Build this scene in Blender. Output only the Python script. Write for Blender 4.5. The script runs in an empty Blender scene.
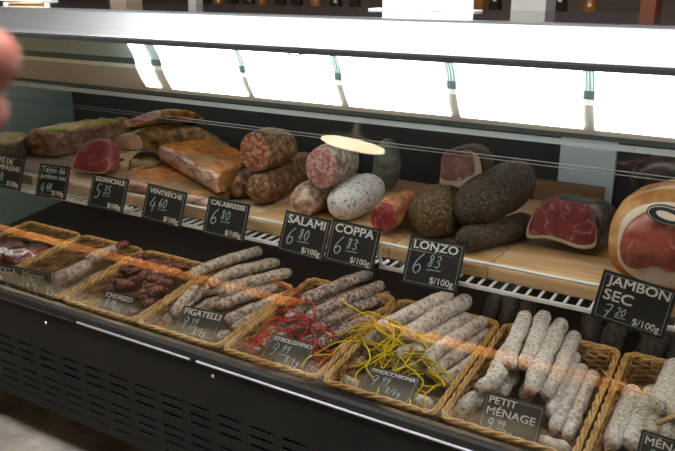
import bpy, bmesh, math, random
from mathutils import Vector, Matrix, noise
rnd = random.Random(7)
S = bpy.context.scene
COL = S.collection

# ------------------------------------------------------------------ camera
H = 1.36
F = 744.0
PITCH, YAW = math.radians(18.4), math.radians(30.9)
CX, CY = 337.5, 225.5
cam_d = bpy.data.cameras.new('camera')
cam = bpy.data.objects.new('camera', cam_d)
COL.objects.link(cam)
cam.location = (0, 0, H)
cam.rotation_euler = (math.pi/2 - PITCH, 0, YAW)
cam_d.sensor_width = 36
cam_d.lens = 36*F/675
cam_d.clip_start = 0.02
cam_d.dof.use_dof = True
cam_d.dof.focus_distance = 1.62
cam_d.dof.aperture_fstop = 8.5
S.camera = cam

FW = Vector((-math.sin(YAW)*math.cos(PITCH), math.cos(YAW)*math.cos(PITCH), -math.sin(PITCH)))
RT = Vector((math.cos(YAW), math.sin(YAW), 0))
UP = RT.cross(FW)
EYE = Vector((0, 0, H))

def ray(x, y): return FW + RT*((x-CX)/F) - UP*((y-CY)/F)
def at(x, y, Y):
    d = ray(x, y); return EYE + d*(Y/d.y)
def hitz(x, y, z):
    d = ray(x, y); return EYE + d*((z-H)/d.z)
def hit(x, y, p, n):
    d = ray(x, y); return EYE + d*((p-EYE).dot(n)/d.dot(n))
def far(x, y, D): return EYE + ray(x, y)*D
def seat(x, y, rpx, zb):
    """centre and radius of a round body of rpx pixels that touches height zb from above"""
    d = ray(x, y); r = -d.z/d.y; k = rpx/F/d.y
    Y = (H-zb)/(r+k)
    return at(x, y, Y), k*Y

# ------------------------------------------------------------------ materials
MATS = {}
def new_mat(name):
    m = bpy.data.materials.new(name); m.use_nodes = True
    nt = m.node_tree; nt.nodes.clear()
    out = nt.nodes.new('ShaderNodeOutputMaterial')
    b = nt.nodes.new('ShaderNodeBsdfPrincipled')
    nt.links.new(b.outputs[0], out.inputs[0])
    MATS[name] = m
    return m, nt, b
def rgb(c): return (c[0], c[1], c[2], 1)
def coord(nt, scale=(1, 1, 1), rot=(0, 0, 0)):
    tc = nt.nodes.new('ShaderNodeTexCoord'); mp = nt.nodes.new('ShaderNodeMapping')
    mp.inputs['Scale'].default_value = scale; mp.inputs['Rotation'].default_value = rot
    nt.links.new(tc.outputs['Object'], mp.inputs[0]); return mp.outputs[0]
def noise_n(nt, co, scale, detail=4, rough=.55, dist=0):
    n = nt.nodes.new('ShaderNodeTexNoise'); n.inputs['Scale'].default_value = scale
    n.inputs['Detail'].default_value = detail; n.inputs['Roughness'].default_value = rough
    n.inputs['Distortion'].default_value = dist
    nt.links.new(co, n.inputs['Vector']); return n.outputs['Fac']
def ramp_n(nt, fac, stops, squeeze=1):
    r = nt.nodes.new('ShaderNodeValToRGB'); e = r.color_ramp.elements
    if squeeze != 1: stops = [(.5+(p-.5)*squeeze, c) for p, c in stops]
    while len(e) < len(stops): e.new(.5)
    for el, (p, c) in zip(e, stops): el.position = p; el.color = rgb(c)
    nt.links.new(fac, r.inputs[0]); return r.outputs[0]
def mix_n(nt, fac, a, b, mode='MIX'):
    m = nt.nodes.new('ShaderNodeMix'); m.data_type = 'RGBA'; m.blend_type = mode
    if isinstance(fac, float): m.inputs[0].default_value = fac
    else: nt.links.new(fac, m.inputs[0])
    for s, v in ((6, a), (7, b)):
        if isinstance(v, tuple): m.inputs[s].default_value = rgb(v)
        else: nt.links.new(v, m.inputs[s])
    return m.outputs[2]
def bump_n(nt, b, fac, strength, dist=.002):
    bp = nt.nodes.new('ShaderNodeBump'); bp.inputs['Strength'].default_value = strength
    bp.inputs['Distance'].default_value = dist
    nt.links.new(fac, bp.inputs['Height']); nt.links.new(bp.outputs[0], b.inputs['Normal'])

def mottled(name, stops, scale, rough=.6, bump=.5, detail=6, speck=None, scl=(1, 1, 1), spec=.4, dist=0, nr=.6, sq=.66):
    """noise-ramped surface; speck = (colour, scale, threshold) adds a second layer of blotches"""
    m, nt, b = new_mat(name)
    co = coord(nt, scl)
    f = noise_n(nt, co, scale*(1.5 if bump > .1 else 1), detail, nr, dist)
    c = ramp_n(nt, f, stops, sq if bump > .1 else 1)
    for sp in ([speck] if speck and not isinstance(speck, list) else (speck or [])):
        f2 = noise_n(nt, co, sp[1], 3, .6)
        k = ramp_n(nt, f2, [(sp[2]-.04, (0, 0, 0)), (sp[2]+.04, (1, 1, 1))])
        c = mix_n(nt, k, c, sp[0])
    nt.links.new(c, b.inputs['Base Color'])
    b.inputs['Roughness'].default_value = rough
    b.inputs['Specular IOR Level'].default_value = spec
    if bump: bump_n(nt, b, f, bump, .003)
    return m
def plain(name, c, rough=.5, metal=0, spec=.5):
    m, nt, b = new_mat(name)
    co = coord(nt); f = noise_n(nt, co, 40, 3)
    col = ramp_n(nt, f, [(.3, tuple(v*.93 for v in c)), (.7, tuple(min(1, v*1.05) for v in c))])
    nt.links.new(col, b.inputs['Base Color'])
    b.inputs['Roughness'].default_value = rough; b.inputs['Metallic'].default_value = metal
    b.inputs['Specular IOR Level'].default_value = spec
    return m
def glow(name, c, s):
    m, nt, b = new_mat(name)
    b.inputs['Base Color'].default_value = rgb(c)
    b.inputs['Emission Color'].default_value = rgb(c); b.inputs['Emission Strength'].default_value = s
    return m

def flecked(name, lean, lean2, fat, scale, amount, rough=.45):
    """sliced sausage: fat pieces set in lean meat"""
    m, nt, b = new_mat(name)
    co = coord(nt)
    base = ramp_n(nt, noise_n(nt, co, scale*.5, 4), [(.35, lean), (.65, lean2)])
    v = nt.nodes.new('ShaderNodeTexVoronoi'); v.inputs['Scale'].default_value = scale*1.5
    wv = nt.nodes.new('ShaderNodeTexNoise'); wv.inputs['Scale'].default_value = scale*1.5; nt.links.new(co, wv.inputs['Vector'])
    ad = nt.nodes.new('ShaderNodeVectorMath'); ad.operation = 'MULTIPLY_ADD'; ad.inputs[1].default_value = (.008, .008, .008)
    nt.links.new(wv.outputs['Color'], ad.inputs[0]); nt.links.new(co, ad.inputs[2]); nt.links.new(ad.outputs[0], v.inputs['Vector'])
    sp = nt.nodes.new('ShaderNodeSeparateColor'); nt.links.new(v.outputs['Color'], sp.inputs[0]); f = sp.outputs[0]
    k = ramp_n(nt, f, [(amount-.06, (0, 0, 0)), (amount+.1, (.9, .9, .9))])
    nt.links.new(mix_n(nt, k, base, fat), b.inputs['Base Color'])
    b.inputs['Roughness'].default_value = rough
    bump_n(nt, b, f, .25, .001)
    return m
def marbled(name, lean, lean2, fat, scale, width, rough=.35):
    """ham: deep red muscle with thin seams of fat"""
    m, nt, b = new_mat(name)
    co = coord(nt)
    n = nt.nodes.new('ShaderNodeTexNoise'); n.inputs['Scale'].default_value = scale*1.3
    nt.links.new(co, n.inputs['Vector'])
    ad = nt.nodes.new('ShaderNodeVectorMath'); ad.operation = 'MULTIPLY_ADD'
    ad.inputs[1].default_value = (.06, .06, .06)
    nt.links.new(n.outputs['Color'], ad.inputs[0]); nt.links.new(co, ad.inputs[2])
    v = nt.nodes.new('ShaderNodeTexVoronoi'); v.feature = 'DISTANCE_TO_EDGE'; v.inputs['Scale'].default_value = scale
    nt.links.new(ad.outputs[0], v.inputs['Vector'])
    brk = ramp_n(nt, noise_n(nt, co, scale*1.7, 2), [(.42, (0, 0, 0)), (.62, (.8, .8, .8))])
    k = mix_n(nt, brk, (0., 0., 0.), ramp_n(nt, v.outputs['Distance'], [(0, (1, 1, 1)), (width, (0, 0, 0))]))
    base = ramp_n(nt, noise_n(nt, co, scale*2, 5), [(.3, lean), (.7, lean2)])
    fine = noise_n(nt, co, 120, 3, .6)
    k2 = ramp_n(nt, fine, [(.62, (0, 0, 0)), (.72, (.55, .55, .55))])
    c = mix_n(nt, k2, base, fat)
    nt.links.new(mix_n(nt, k, c, fat), b.inputs['Base Color'])
    b.inputs['Roughness'].default_value = rough
    return m

def wood(name, a, bcol, dark, grain=(3, 40, 40), rough=.45):
    m, nt, b = new_mat(name)
    co = coord(nt, grain)
    f = noise_n(nt, co, 1.6, 5, .6, .5)
    c = ramp_n(nt, f, [(.28, dark), (.45, a), (.7, bcol)])
    co2 = coord(nt, (2.2, 22, 1))
    f2 = noise_n(nt, co2, 1, 0)
    c2 = mix_n(nt, .35, c, ramp_n(nt, f2, [(.4, dark), (.6, bcol)]))
    nt.links.new(c2, b.inputs['Base Color']); b.inputs['Roughness'].default_value = rough
    bump_n(nt, b, f, .12, .001)
    return m

M = {}
M['black_panel'] = mottled('black_panel', [(.3, (.007, .007, .0065)), (.7, (.012, .0115, .010))], 8, .6, .02, spec=.12)
M['black_gloss'] = plain('black_gloss', (.012, .012, .013), .22)
M['top_gloss'] = plain('black_top_sheet', (.02, .02, .022), .07, 0, .9)
M['void'] = plain('dark_inside', (.006, .006, .006), .8)
M['steel'] = mottled('brushed_steel', [(.3, (.56, .57, .58)), (.7, (.72, .73, .74))], 6, .3, .04, scl=(1, 40, 40))
MATS['brushed_steel'].node_tree.nodes['Principled BSDF'].inputs['Metallic'].default_value = 1
M['chrome'] = plain('polished_trim', (.5, .51, .56), .35, 1)
M['white_wire'] = plain('white_coated_wire', (.78, .79, .77), .35)
M['hood'] = mottled('beige_hood', [(.3, (.43, .42, .385)), (.7, (.52, .505, .465))], 5, .5, .02)
M['hood_edge'] = plain('pale_edge', (.86, .95, .91), .4)
M['hood_dark'] = plain('blue_grey_strip', (.10, .14, .16), .5)
m, nt, b = new_mat('ribbed_vent')
co = coord(nt)
w = nt.nodes.new('ShaderNodeTexWave'); w.inputs['Scale'].default_value = 55; nt.links.new(co, w.inputs['Vector'])
nt.links.new(ramp_n(nt, w.outputs['Fac'], [(.2, (.22, .34, .35)), (.7, (.66, .84, .84))]), b.inputs['Base Color'])
bump_n(nt, b, w.outputs['Fac'], .6, .003); M['vent'] = m
M['rail'] = plain('dull_rail', (.20, .20, .195), .5)
M['diffuser'] = glow('reflection_panel', (1, .995, .98), 4.2)  # glow that stands in for the bright reflection in the front glass
M['end_panel'] = mottled('grey_green_panel', [(.3, (.24, .31, .29)), (.7, (.29, .36, .335))], 3, .35, .02)
M['inner_back'] = mottled('dark_inner_wall', [(.3, (.020, .023, .024)), (.7, (.036, .040, .042))], 4, .5, .02)
M['deck'] = mottled('dark_deck', [(.3, (.03, .024, .02)), (.7, (.055, .045, .038))], 6, .45, .02)
M['pale_plastic'] = mottled('pale_blue_plastic', [(.3, (.50, .60, .65)), (.7, (.58, .68, .72))], 5, .5, .02)
M['board'] = wood('board_wood', (.62, .37, .16), (.80, .58, .35), (.44, .19, .05))
M['board_pale'] = wood('pale_board_wood', (.68, .46, .24), (.82, .63, .41), (.52, .31, .13))
M['board_grey'] = wood('weathered_board_wood', (.24, .18, .13), (.34, .27, .19), (.14, .10, .07))
M['bench'] = wood('bench_wood', (.60, .24, .07), (.75, .36, .13), (.40, .14, .04))
M['card'] = mottled('slate_card', [(.3, (.014, .017, .02)), (.7, (.022, .026, .03))], 20, .5, .02)
M['card_hazed'] = mottled('hazed_slate_card', [(.3, (.045, .047, .045)), (.7, (.06, .062, .06))], 20, .5, .02)  # lower cards: haze of the glass mixed into the slate colour
M['print'] = plain('white_print', (.86, .86, .84), .6)
M['chalk'] = plain('pale_blue_chalk', (.55, .72, .78), .7)
M['border'] = plain('border_print', (.45, .47, .46), .6)
# wicker
m, nt, b = new_mat('wicker')
co = coord(nt, (14, 14, 60)); f = noise_n(nt, co, 1.2, 4)
nt.links.new(ramp_n(nt, f, [(.3, (.20, .09, .025)), (.5, (.38, .20, .06)), (.72, (.54, .33, .12))]), b.inputs['Base Color'])
b.inputs['Roughness'].default_value = .5; M['wicker'] = m
m, nt, b = new_mat('wicker_rim')
co = coord(nt, (40, 40, 60)); f = noise_n(nt, co, 1.4, 4)
nt.links.new(ramp_n(nt, f, [(.3, (.40, .20, .05)), (.5, (.60, .36, .12)), (.72, (.76, .52, .22))]), b.inputs['Base Color'])
b.inputs['Roughness'].default_value = .45; M['wicker_rim'] = m
M['wicker_base'] = mottled('wicker_floor', [(.3, (.10, .05, .018)), (.7, (.22, .12, .045))], 40, .6, .6)
# meats
M['pate'] = mottled('pate_side', [(.25, (.15, .075, .045)), (.5, (.30, .17, .10)), (.75, (.48, .31, .20))], 24, .5, 1, scl=(1, 1, 1.8))
M['pate_cut'] = mottled('pate_cut', [(.3, (.07, .04, .03)), (.5, (.13, .075, .055)), (.72, (.24, .15, .11))], 60, .5, .5)
M['pate_top'] = mottled('pate_top', [(.3, (.42, .29, .15)), (.55, (.55, .42, .24)), (.7, (.62, .50, .30))], 22, .5, .6,
                        speck=[((.30, .28, .04), 9, .52), ((.08, .08, .02), 30, .66)])
M['ham_red'] = marbled('ham_red', (.13, .014, .022), (.25, .034, .042), (.56, .28, .26), 21, .075)
M['ham_bright'] = marbled('bright_ham_red', (.30, .035, .05), (.46, .09, .095), (.66, .36, .33), 14, .05)
M['ham_fat'] = mottled('ham_fat', [(.3, (.60, .47, .36)), (.7, (.74, .62, .50))], 16, .35, .3)
M['ham_rind'] = mottled('ham_rind', [(.3, (.022, .017, .013)), (.52, (.075, .06, .048)), (.72, (.24, .21, .18))], 18, .4, .6)
M['ham_black'] = mottled('ham_black', [(.3, (.012, .010, .010)), (.7, (.035, .028, .025))], 14, .35, .5)
M['ham_skin'] = mottled('ham_skin', [(.3, (.30, .11, .02)), (.5, (.48, .20, .05)), (.7, (.60, .33, .12))], 12, .35, .3)
M['lean_ham'] = marbled('lean_ham', (.25, .045, .035), (.38, .09, .065), (.52, .24, .18), 12, .05, .25)
M['guan_skin'] = mottled('guanciale_skin', [(.28, (.06, .032, .010)), (.48, (.24, .135, .04)), (.7, (.46, .31, .12))], 24, .45, 1.2)
M['guan_cut'] = mottled('guanciale_cut', [(.32, (.40, .16, .14)), (.48, (.66, .42, .36)), (.62, (.78, .62, .52))], 9, .4, .3, scl=(1, 1, 4))
M['guan_fat'] = mottled('guanciale_fat', [(.3, (.60, .42, .28)), (.7, (.78, .62, .48))], 14, .4, .3)
M['ventre_skin'] = mottled('ventreche_skin', [(.28, (.20, .06, .010)), (.45, (.52, .16, .02)), (.58, (.64, .25, .04)), (.75, (.60, .40, .16))], 16, .4, 1.2,
                           speck=[((.22, .15, .05), 12, .56), ((.70, .58, .40), 34, .68)])
M['ventre_cut'] = mottled('ventreche_cut', [(.30, (.24, .07, .05)), (.42, (.52, .25, .18)), (.52, (.74, .50, .38)), (.7, (.80, .62, .48))], 7, .4, .3, scl=(1, 1, 5), dist=.6)
M['calab'] = mottled('calabrese_skin', [(.30, (.085, .035, .014)), (.47, (.19, .085, .034)), (.60, (.30, .16, .075)), (.78, (.48, .34, .21))], 44, .6, .9,
                     speck=[((.56, .46, .34), 75, .645), ((.07, .03, .015), 120, .63)])
M['calab_cut'] = flecked('calabrese_cut', (.17, .045, .02), (.32, .115, .05), (.52, .30, .18), 95, .66)
M['salami'] = mottled('salami_skin', [(.30, (.13, .085, .06)), (.48, (.27, .20, .155)), (.66, (.50, .44, .36))], 40, .65, .8)
M['salami_pink'] = mottled('salami_pink_skin', [(.30, (.26, .12, .07)), (.48, (.42, .26, .19)), (.66, (.64, .52, .43))], 42, .65, .6)
M['salami_cut'] = flecked('salami_cut', (.30, .10, .10), (.42, .18, .17), (.60, .40, .37), 120, .60)
M['coppa_white'] = mottled('coppa_white_mould', [(.30, (.24, .19, .16)), (.39, (.52, .49, .45)), (.47, (.70, .68, .64)), (.7, (.78, .76, .72))], 70, .75, .6)
M['coppa_grey'] = mottled('coppa_grey_mould', [(.3, (.08, .085, .07)), (.7, (.19, .20, .17))], 22, .75, .5)
M['coppa_skin'] = mottled('coppa_skin', [(.30, (.22, .045, .02)), (.5, (.42, .13, .05)), (.7, (.58, .27, .12))], 34, .5, .5, speck=((.42, .28, .1), 90, .62))
M['coppa_cut'] = marbled('coppa_cut', (.26, .02, .035), (.40, .05, .06), (.70, .40, .36), 34, .10)
M['lonzo'] = mottled('pepper_crust', [(.34, (.020, .012, .007)), (.54, (.060, .036, .020)), (.68, (.12, .078, .045)), (.84, (.30, .22, .14))], 110, .65, 1.4, detail=8, speck=((.24, .17, .10), 230, .655))
M['lonzo_gold'] = mottled('gold_pepper_crust', [(.32, (.025, .015, .006)), (.52, (.085, .05, .016)), (.66, (.20, .125, .038)), (.82, (.40, .29, .13))], 95, .6, 1.4, detail=8, speck=((.36, .25, .10), 210, .63))
M['lonzo_cut'] = mottled('lonzo_cut', [(.3, (.17, .08, .075)), (.5, (.27, .14, .13)), (.7, (.38, .23, .20))], 18, .4, .2)
def bloom(name, dark, mid, light, scale, t=.5, speck=None):
    return mottled(name, [(t-.2, dark), (t-.04, mid), (t+.1, light), (t+.28, tuple(min(1, v*1.12) for v in light))], scale, .75, .9, speck=speck or [(tuple(v*.35+.65*d for v, d in zip(mid, dark)), scale*2.4, .605)], sq=.85)
M['figatelli'] = bloom('figatelli_bloom', (.14, .075, .045), (.42, .33, .26), (.67, .61, .54), 60, .46)
M['strolghino'] = bloom('strolghino_bloom', (.10, .05, .04), (.32, .24, .21), (.66, .60, .56), 70, .49)
M['finocchiona'] = bloom('finocchiona_bloom', (.20, .14, .11), (.50, .43, .38), (.74, .70, .64), 55, .44)
M['petit'] = bloom('petit_bloom', (.16, .12, .10), (.60, .56, .50), (.80, .77, .72), 80, .42)
M['mignon'] = bloom('mignon_bloom', (.26, .12, .08), (.46, .34, .27), (.66, .58, .50), 60)
M['end_meat'] = mottled('sausage_end', [(.3, (.34, .16, .09)), (.7, (.56, .34, .22))], 60, .6, .4)
M['chorizo'] = mottled('chorizo_skin', [(.3, (.05, .014, .010)), (.48, (.19, .055, .038)), (.64, (.36, .14, .10)), (.8, (.58, .40, .32))], 80, .5, .8)
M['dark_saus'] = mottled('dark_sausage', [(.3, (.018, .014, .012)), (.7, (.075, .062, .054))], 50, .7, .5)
M['morcilla'] = mottled('morcilla_skin', [(.3, (.40, .085, .045)), (.5, (.62, .20, .12)), (.7, (.74, .46, .36))], 30, .35, .4)
M['red_twine'] = plain('red_twine', (.70, .015, .03), .6)
M['yellow_twine'] = plain('yellow_twine', (.86, .68, .01), .6)
M['straw_twine'] = plain('straw_twine', (.60, .52, .36), .7)
M['straw_stick'] = plain('straw_wood', (.58, .38, .16), .6)
# plastic wrap and glass
def clear(name, tint, k, rough=0.02):
    m = bpy.data.materials.new(name); m.use_nodes = True; nt = m.node_tree; nt.nodes.clear()
    out = nt.nodes.new('ShaderNodeOutputMaterial'); mx = nt.nodes.new('ShaderNodeMixShader')
    t = nt.nodes.new('ShaderNodeBsdfTransparent'); t.inputs[0].default_value = rgb(tint)
    g = nt.nodes.new('ShaderNodeBsdfGlossy'); g.inputs['Roughness'].default_value = rough
    if k:
        fr = nt.nodes.new('ShaderNodeFresnel'); fr.inputs[0].default_value = 1.5
        mu = nt.nodes.new('ShaderNodeMath'); mu.operation = 'MULTIPLY'; mu.inputs[1].default_value = k; mu.use_clamp = True
        nt.links.new(fr.outputs[0], mu.inputs[0]); nt.links.new(mu.outputs[0], mx.inputs[0])
    else: mx.inputs[0].default_value = 0
    nt.links.new(t.outputs[0], mx.inputs[1]); nt.links.new(g.outputs[0], mx.inputs[2]); nt.links.new(mx.outputs[0], out.inputs[0])
    return m
M['glass'] = clear('pane_glass', (.985, 1, .995), 1.05)
M['glass_in'] = clear('pane_glass_inner', (.98, 1, .99), 0)
M['wrap'] = clear('plastic_wrap', (.96, .96, .96), 2.6, .16)
# room
M['floor'] = mottled('worn_concrete', [(.28, (.11, .092, .075)), (.5, (.18, .157, .13)), (.7, (.25, .22, .186))], 5, .6, .15, detail=9,
                     speck=((.09, .07, .055), 3, .66))
M['wall_dark'] = mottled('brown_wall', [(.3, (.07, .045, .03)), (.7, (.12, .08, .055))], 2, .7, .05)
M['wall_night'] = mottled('dark_front_wall', [(.3, (.018, .016, .014)), (.7, (.030, .026, .023))], 2, .8, .05)
M['wall_grey'] = mottled('grey_wall', [(.3, (.24, .25, .24)), (.7, (.30, .31, .30))], 2, .8, .05)
M['ceiling'] = mottled('ceiling_paint', [(.3, (.17, .17, .17)), (.7, (.22, .22, .22))], 2, .9, .03)
M['ceil_light'] = glow('ceiling_diffuser', (.93, .98, 1), 2.5)
M['aisle_light'] = glow('aisle_diffuser', (.98, .99, 1), 30)
M['fill_low'] = glow('under_shelf_fill', (1, .98, .96), 10)
M['tube'] = glow('rear_fill_glow', (1, .98, .96), 9)
M['lamp_glow'] = glow('warm_lamp', (1, .82, .55), 30)
M['pillar'] = mottled('pillar_paint', [(.3, (.40, .38, .35)), (.7, (.48, .46, .43))], 3, .7, .03)
M['pillar_tan'] = mottled('tan_post_paint', [(.3, (.42, .33, .25)), (.7, (.50, .40, .31))], 3, .7, .03)
M['paper'] = plain('white_paper', (.82, .82, .84), .6)
M['lamp_shade'] = plain('dark_shade', (.006, .006, .006), .6, 0, .1)
M['bottle_dark'] = plain('dark_bottle_glass', (.02, .016, .01), .12)
M['bottle_amber'] = plain('amber_bottle_glass', (.22, .09, .02), .15)
M['shelf_wood'] = wood('dark_shelf_wood', (.16, .09, .045), (.24, .14, .07), (.09, .05, .025))
M['red_box'] = plain('rust_card', (.26, .07, .03), .6)
m = mottled('skin', [(.3, (.30, .10, .07)), (.7, (.42, .16, .115))], 30, .5, .2); M['skin'] = m
MATS['skin'].node_tree.nodes['Principled BSDF'].inputs['Subsurface Weight'].default_value = .15
MATS['skin'].node_tree.nodes['Principled BSDF'].inputs['Subsurface Radius'].default_value = (.01, .004, .002)
M['nail'] = plain('fingernail', (.62, .34, .28), .3)
M['sleeve'] = mottled('maroon_cloth', [(.3, (.05, .012, .014)), (.7, (.08, .02, .022))], 60, .9, .4)

# ------------------------------------------------------------------ mesh helpers
def link_mesh(name, bm, mats, parent=None, loc=None, smooth=True, recalc=True):
    """bm holds world coordinates; the object's origin goes to loc (or the parent's origin)"""
    if recalc: bmesh.ops.recalc_face_normals(bm, faces=bm.faces[:])
    me = bpy.data.meshes.new(name)
    if parent is not None:
        inv = parent.matrix_world.inverted() if parent.get('_rot') else Matrix.Translation(-ROOTLOC[parent.name])
        bmesh.ops.transform(bm, matrix=inv, verts=bm.verts[:])
        o = bpy.data.objects.new(name, me)
        o.parent = parent
        ROOTLOC[o.name] = ROOTLOC[parent.name].copy()
    else:
        if loc is None:
            xs = [v.co.x for v in bm.verts]; ys = [v.co.y for v in bm.verts]; zs = [v.co.z for v in bm.verts]
            loc = Vector(((min(xs)+max(xs))/2, (min(ys)+max(ys))/2, min(zs)))
        loc = Vector(loc)
        bmesh.ops.translate(bm, vec=-loc, verts=bm.verts[:])
        o = bpy.data.objects.new(name, me); o.location = loc
        ROOTLOC[o.name] = loc.copy()
    bm.to_mesh(me); bm.free()
    for mm in (mats if isinstance(mats, (list, tuple)) else [mats]): me.materials.append(mm)
    if smooth:
        for p in me.polygons: p.use_smooth = True
    COL.objects.link(o)
    return o
ROOTLOC = {}
def tag(o, label, cat, group=None, kind=None):
    o['label'] = label; o['category'] = cat
    if group: o['group'] = group
    if kind: o['kind'] = kind
    return o
def thing(name, label, cat, loc, group=None):
    o = bpy.data.objects.new(name, None); o.location = loc; o.empty_display_size = .05
    COL.objects.link(o); ROOTLOC[o.name] = Vector(loc)
    return tag(o, label, cat, group)
def structure(o):
    o['kind'] = 'structure'; return o

def box(bm, x0, x1, y0, y1, z0, z1, bev=0, mi=0):
    r = bmesh.ops.create_cube(bm, size=1)
    for v in r['verts']:
        v.co = Vector((x0+(v.co.x+.5)*(x1-x0), y0+(v.co.y+.5)*(y1-y0), z0+(v.co.z+.5)*(z1-z0)))
    fs = {f for v in r['verts'] for f in v.link_faces}
    for f in fs: f.material_index = mi
    if bev:
        es = list({e for v in r['verts'] for e in v.link_edges})
        bmesh.ops.bevel(bm, geom=es, offset=bev, segments=2, affect='EDGES', profile=.7)
def prism(bm, prof, x0, x1, mi=0):
    """closed (y,z) profile swept along x"""
    a = [bm.verts.new((x0, p[0], p[1])) for p in prof]; c = [bm.verts.new((x1, p[0], p[1])) for p in prof]
    n = len(prof)
    for i in range(n):
        f = bm.faces.new((a[i], a[(i+1) % n], c[(i+1) % n], c[i])); f.material_index = mi
    bm.faces.new(a[::-1]).material_index = mi; bm.faces.new(c).material_index = mi
def strip(prof, th):
    """thickened open profile -> closed profile"""
    out = []
    for i, p in enumerate(prof):
        a = Vector(prof[max(0, i-1)]); c = Vector(prof[min(len(prof)-1, i+1)]); d = (c-a).normalized()
        out.append((p[0]-d.y*th, p[1]+d.x*th))
    return list(prof)+out[::-1]
def frame_of(d):
    d = d.normalized(); s = Vector((0, 0, 1)) if abs(d.z) < .9 else Vector((1, 0, 0))
    u = s.cross(d).normalized(); return u, d.cross(u)
def tube(bm, pts, rad, n=8, mi=0, cap=True):
    pts = [Vector(p) for p in pts]
    rings = []
    u = None
    for i, p in enumerate(pts):
        d = (pts[min(i+1, len(pts)-1)]-pts[max(i-1, 0)])
        if d.length < 1e-9: d = Vector((0, 0, 1))
        d.normalize()
        if u is None: u, v = frame_of(d)
        else:
            u = (u-d*u.dot(d)).normalized(); v = d.cross(u)
        r = rad[i] if isinstance(rad, (list, tuple)) else rad
        rings.append([bm.verts.new(p+u*math.cos(t)*r+v*math.sin(t)*r) for t in [2*math.pi*k/n for k in range(n)]])
    for a, c in zip(rings, rings[1:]):
        for k in range(n):
            bm.faces.new((a[k], a[(k+1) % n], c[(k+1) % n], c[k])).material_index = mi
    if cap:
        bm.faces.new(rings[0][::-1]).material_index = mi; bm.faces.new(rings[-1]).material_index = mi
def smooth_path(pts, n=6):
    pts = [Vector(p) for p in pts]; out = []
    P = [pts[0]]+pts+[pts[-1]]
    for i in range(1, len(P)-2):
        p0, p1, p2, p3 = P[i-1:i+3]
        for k in range(n):
            t = k/n
            out.append(.5*((2*p1)+(p2-p0)*t+(2*p0-5*p1+4*p2-p3)*t*t+(3*p1-p0-3*p2+p3)*t*t*t))
    out.append(pts[-1]); return out
def sausage_bm(path, r, n=14, seed=0, lump=.06, ends=(1, 1), taper=.0, squash=1.0, flat=False):
    """a rounded, slightly lumpy sausage along a path; ends = rounding (0 flat cut, 1 round)"""
    bm = bmesh.new()
    pts = [Vector(p) for p in path]
    L = sum((b-a).length for a, b in zip(pts, pts[1:]))
    P = smooth_path(pts, max(3, int(20/max(1, len(pts)-1))))
    acc = [0]
    for a, b in zip(P, P[1:]): acc.append(acc[-1]+(b-a).length)
    T = acc[-1]
    # resample with denser ends
    def sample(s):
        s = max(0, min(T, s))
        for i in range(len(P)-1):
            if acc[i+1] >= s:
                t = (s-acc[i])/max(1e-9, acc[i+1]-acc[i]); return P[i].lerp(P[i+1], t)
        return P[-1]
    ss = []
    er = min(r*1.15, T*.45)
    for k in range(6): ss.append(er*(1-math.cos(k/6*math.pi/2)))
    m = 22
    for k in range(m+1): ss.append(er+(T-2*er)*k/m)
    for k in range(5, -1, -1): ss.append(T-er*(1-math.cos(k/6*math.pi/2)))
    rings = []; u = None
    for s in ss:
        p = sample(s); d = (sample(s+.004)-sample(s-.004)).normalized()
        if u is None: u, v = frame_of(d)
        else: u = (u-d*u.dot(d)).normalized(); v = d.cross(u)
        rr = r*(1-taper*abs(2*s/T-1)**2)
        if s < er and ends[0]: x = 1-s/er; rr *= max(.12, math.sqrt(max(0, 1-x*x)))
        if s > T-er and ends[1]: x = 1-(T-s)/er; rr *= max(.12, math.sqrt(max(0, 1-x*x)))
        ring = []
        for k in range(n):
            t = 2*math.pi*k/n
            q = p+u*math.cos(t)*rr+v*math.sin(t)*rr*squash
            nz = noise.noise(q*(.55/r)+Vector((seed*7.1, seed*3.3, 0)))
            nz += .45*noise.noise(q*(1.7/r)+Vector((seed, 0, seed*2.3)))
            q = p+(q-p)*(1+lump*2*nz)
            ring.append(bm.verts.new(q))
        rings.append(ring)
    for a, c in zip(rings, rings[1:]):
        for k in range(n): bm.faces.new((a[k], a[(k+1) % n], c[(k+1) % n], c[k]))
    bm.faces.new(rings[0][::-1]); bm.faces.new(rings[-1])
    return bm
def blob_bm(quad, z0, z1, p=6, seed=0, amp=.006, N=12, top=None, shrink=.92):
    """rounded slab over a ground quad (FL, FR, BR, BL)"""
    bm = bmesh.new(); bmesh.ops.create_cube(bm, size=2)
    bmesh.ops.subdivide_edges(bm, edges=bm.edges[:], cuts=N, use_grid_fill=True)
    q = [Vector((a[0], a[1], 0)) for a in quad]
    for v in bm.verts:
        c = v.co; m = (abs(c.x)**p+abs(c.y)**p+abs(c.z)**p)**(1/p)
        c = c/m
        s, t, h = (c.x+1)/2, (c.y+1)/2, (c.z+1)/2
        g = q[0]*(1-s)*(1-t)+q[1]*s*(1-t)+q[2]*s*t+q[3]*(1-s)*t
        w = Vector((g.x, g.y, z0+(z1-z0)*h))
        nv = noise.noise_vector(w*22+Vector((seed, seed*2, 0)))*amp+noise.noise_vector(w*60+Vector((seed, 0, seed)))*amp*.4
        nv.z *= h
        v.co = w+nv
    return bm
def cut_outline(pts, n=48):
    """closed smooth outline resampled"""
    P = [Vector(p) for p in pts]; m = len(P); out = []
    for i in range(m):
        p0, p1, p2, p3 = P[i-1], P[i], P[(i+1) % m], P[(i+2) % m]
        for k in range(max(2, n//m)):
            t = k/max(2, n//m)
            out.append(.5*((2*p1)+(p2-p0)*t+(2*p0-5*p1+4*p2-p3)*t*t+(3*p1-p0-3*p2+p3)*t*t*t))
    return out
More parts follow.
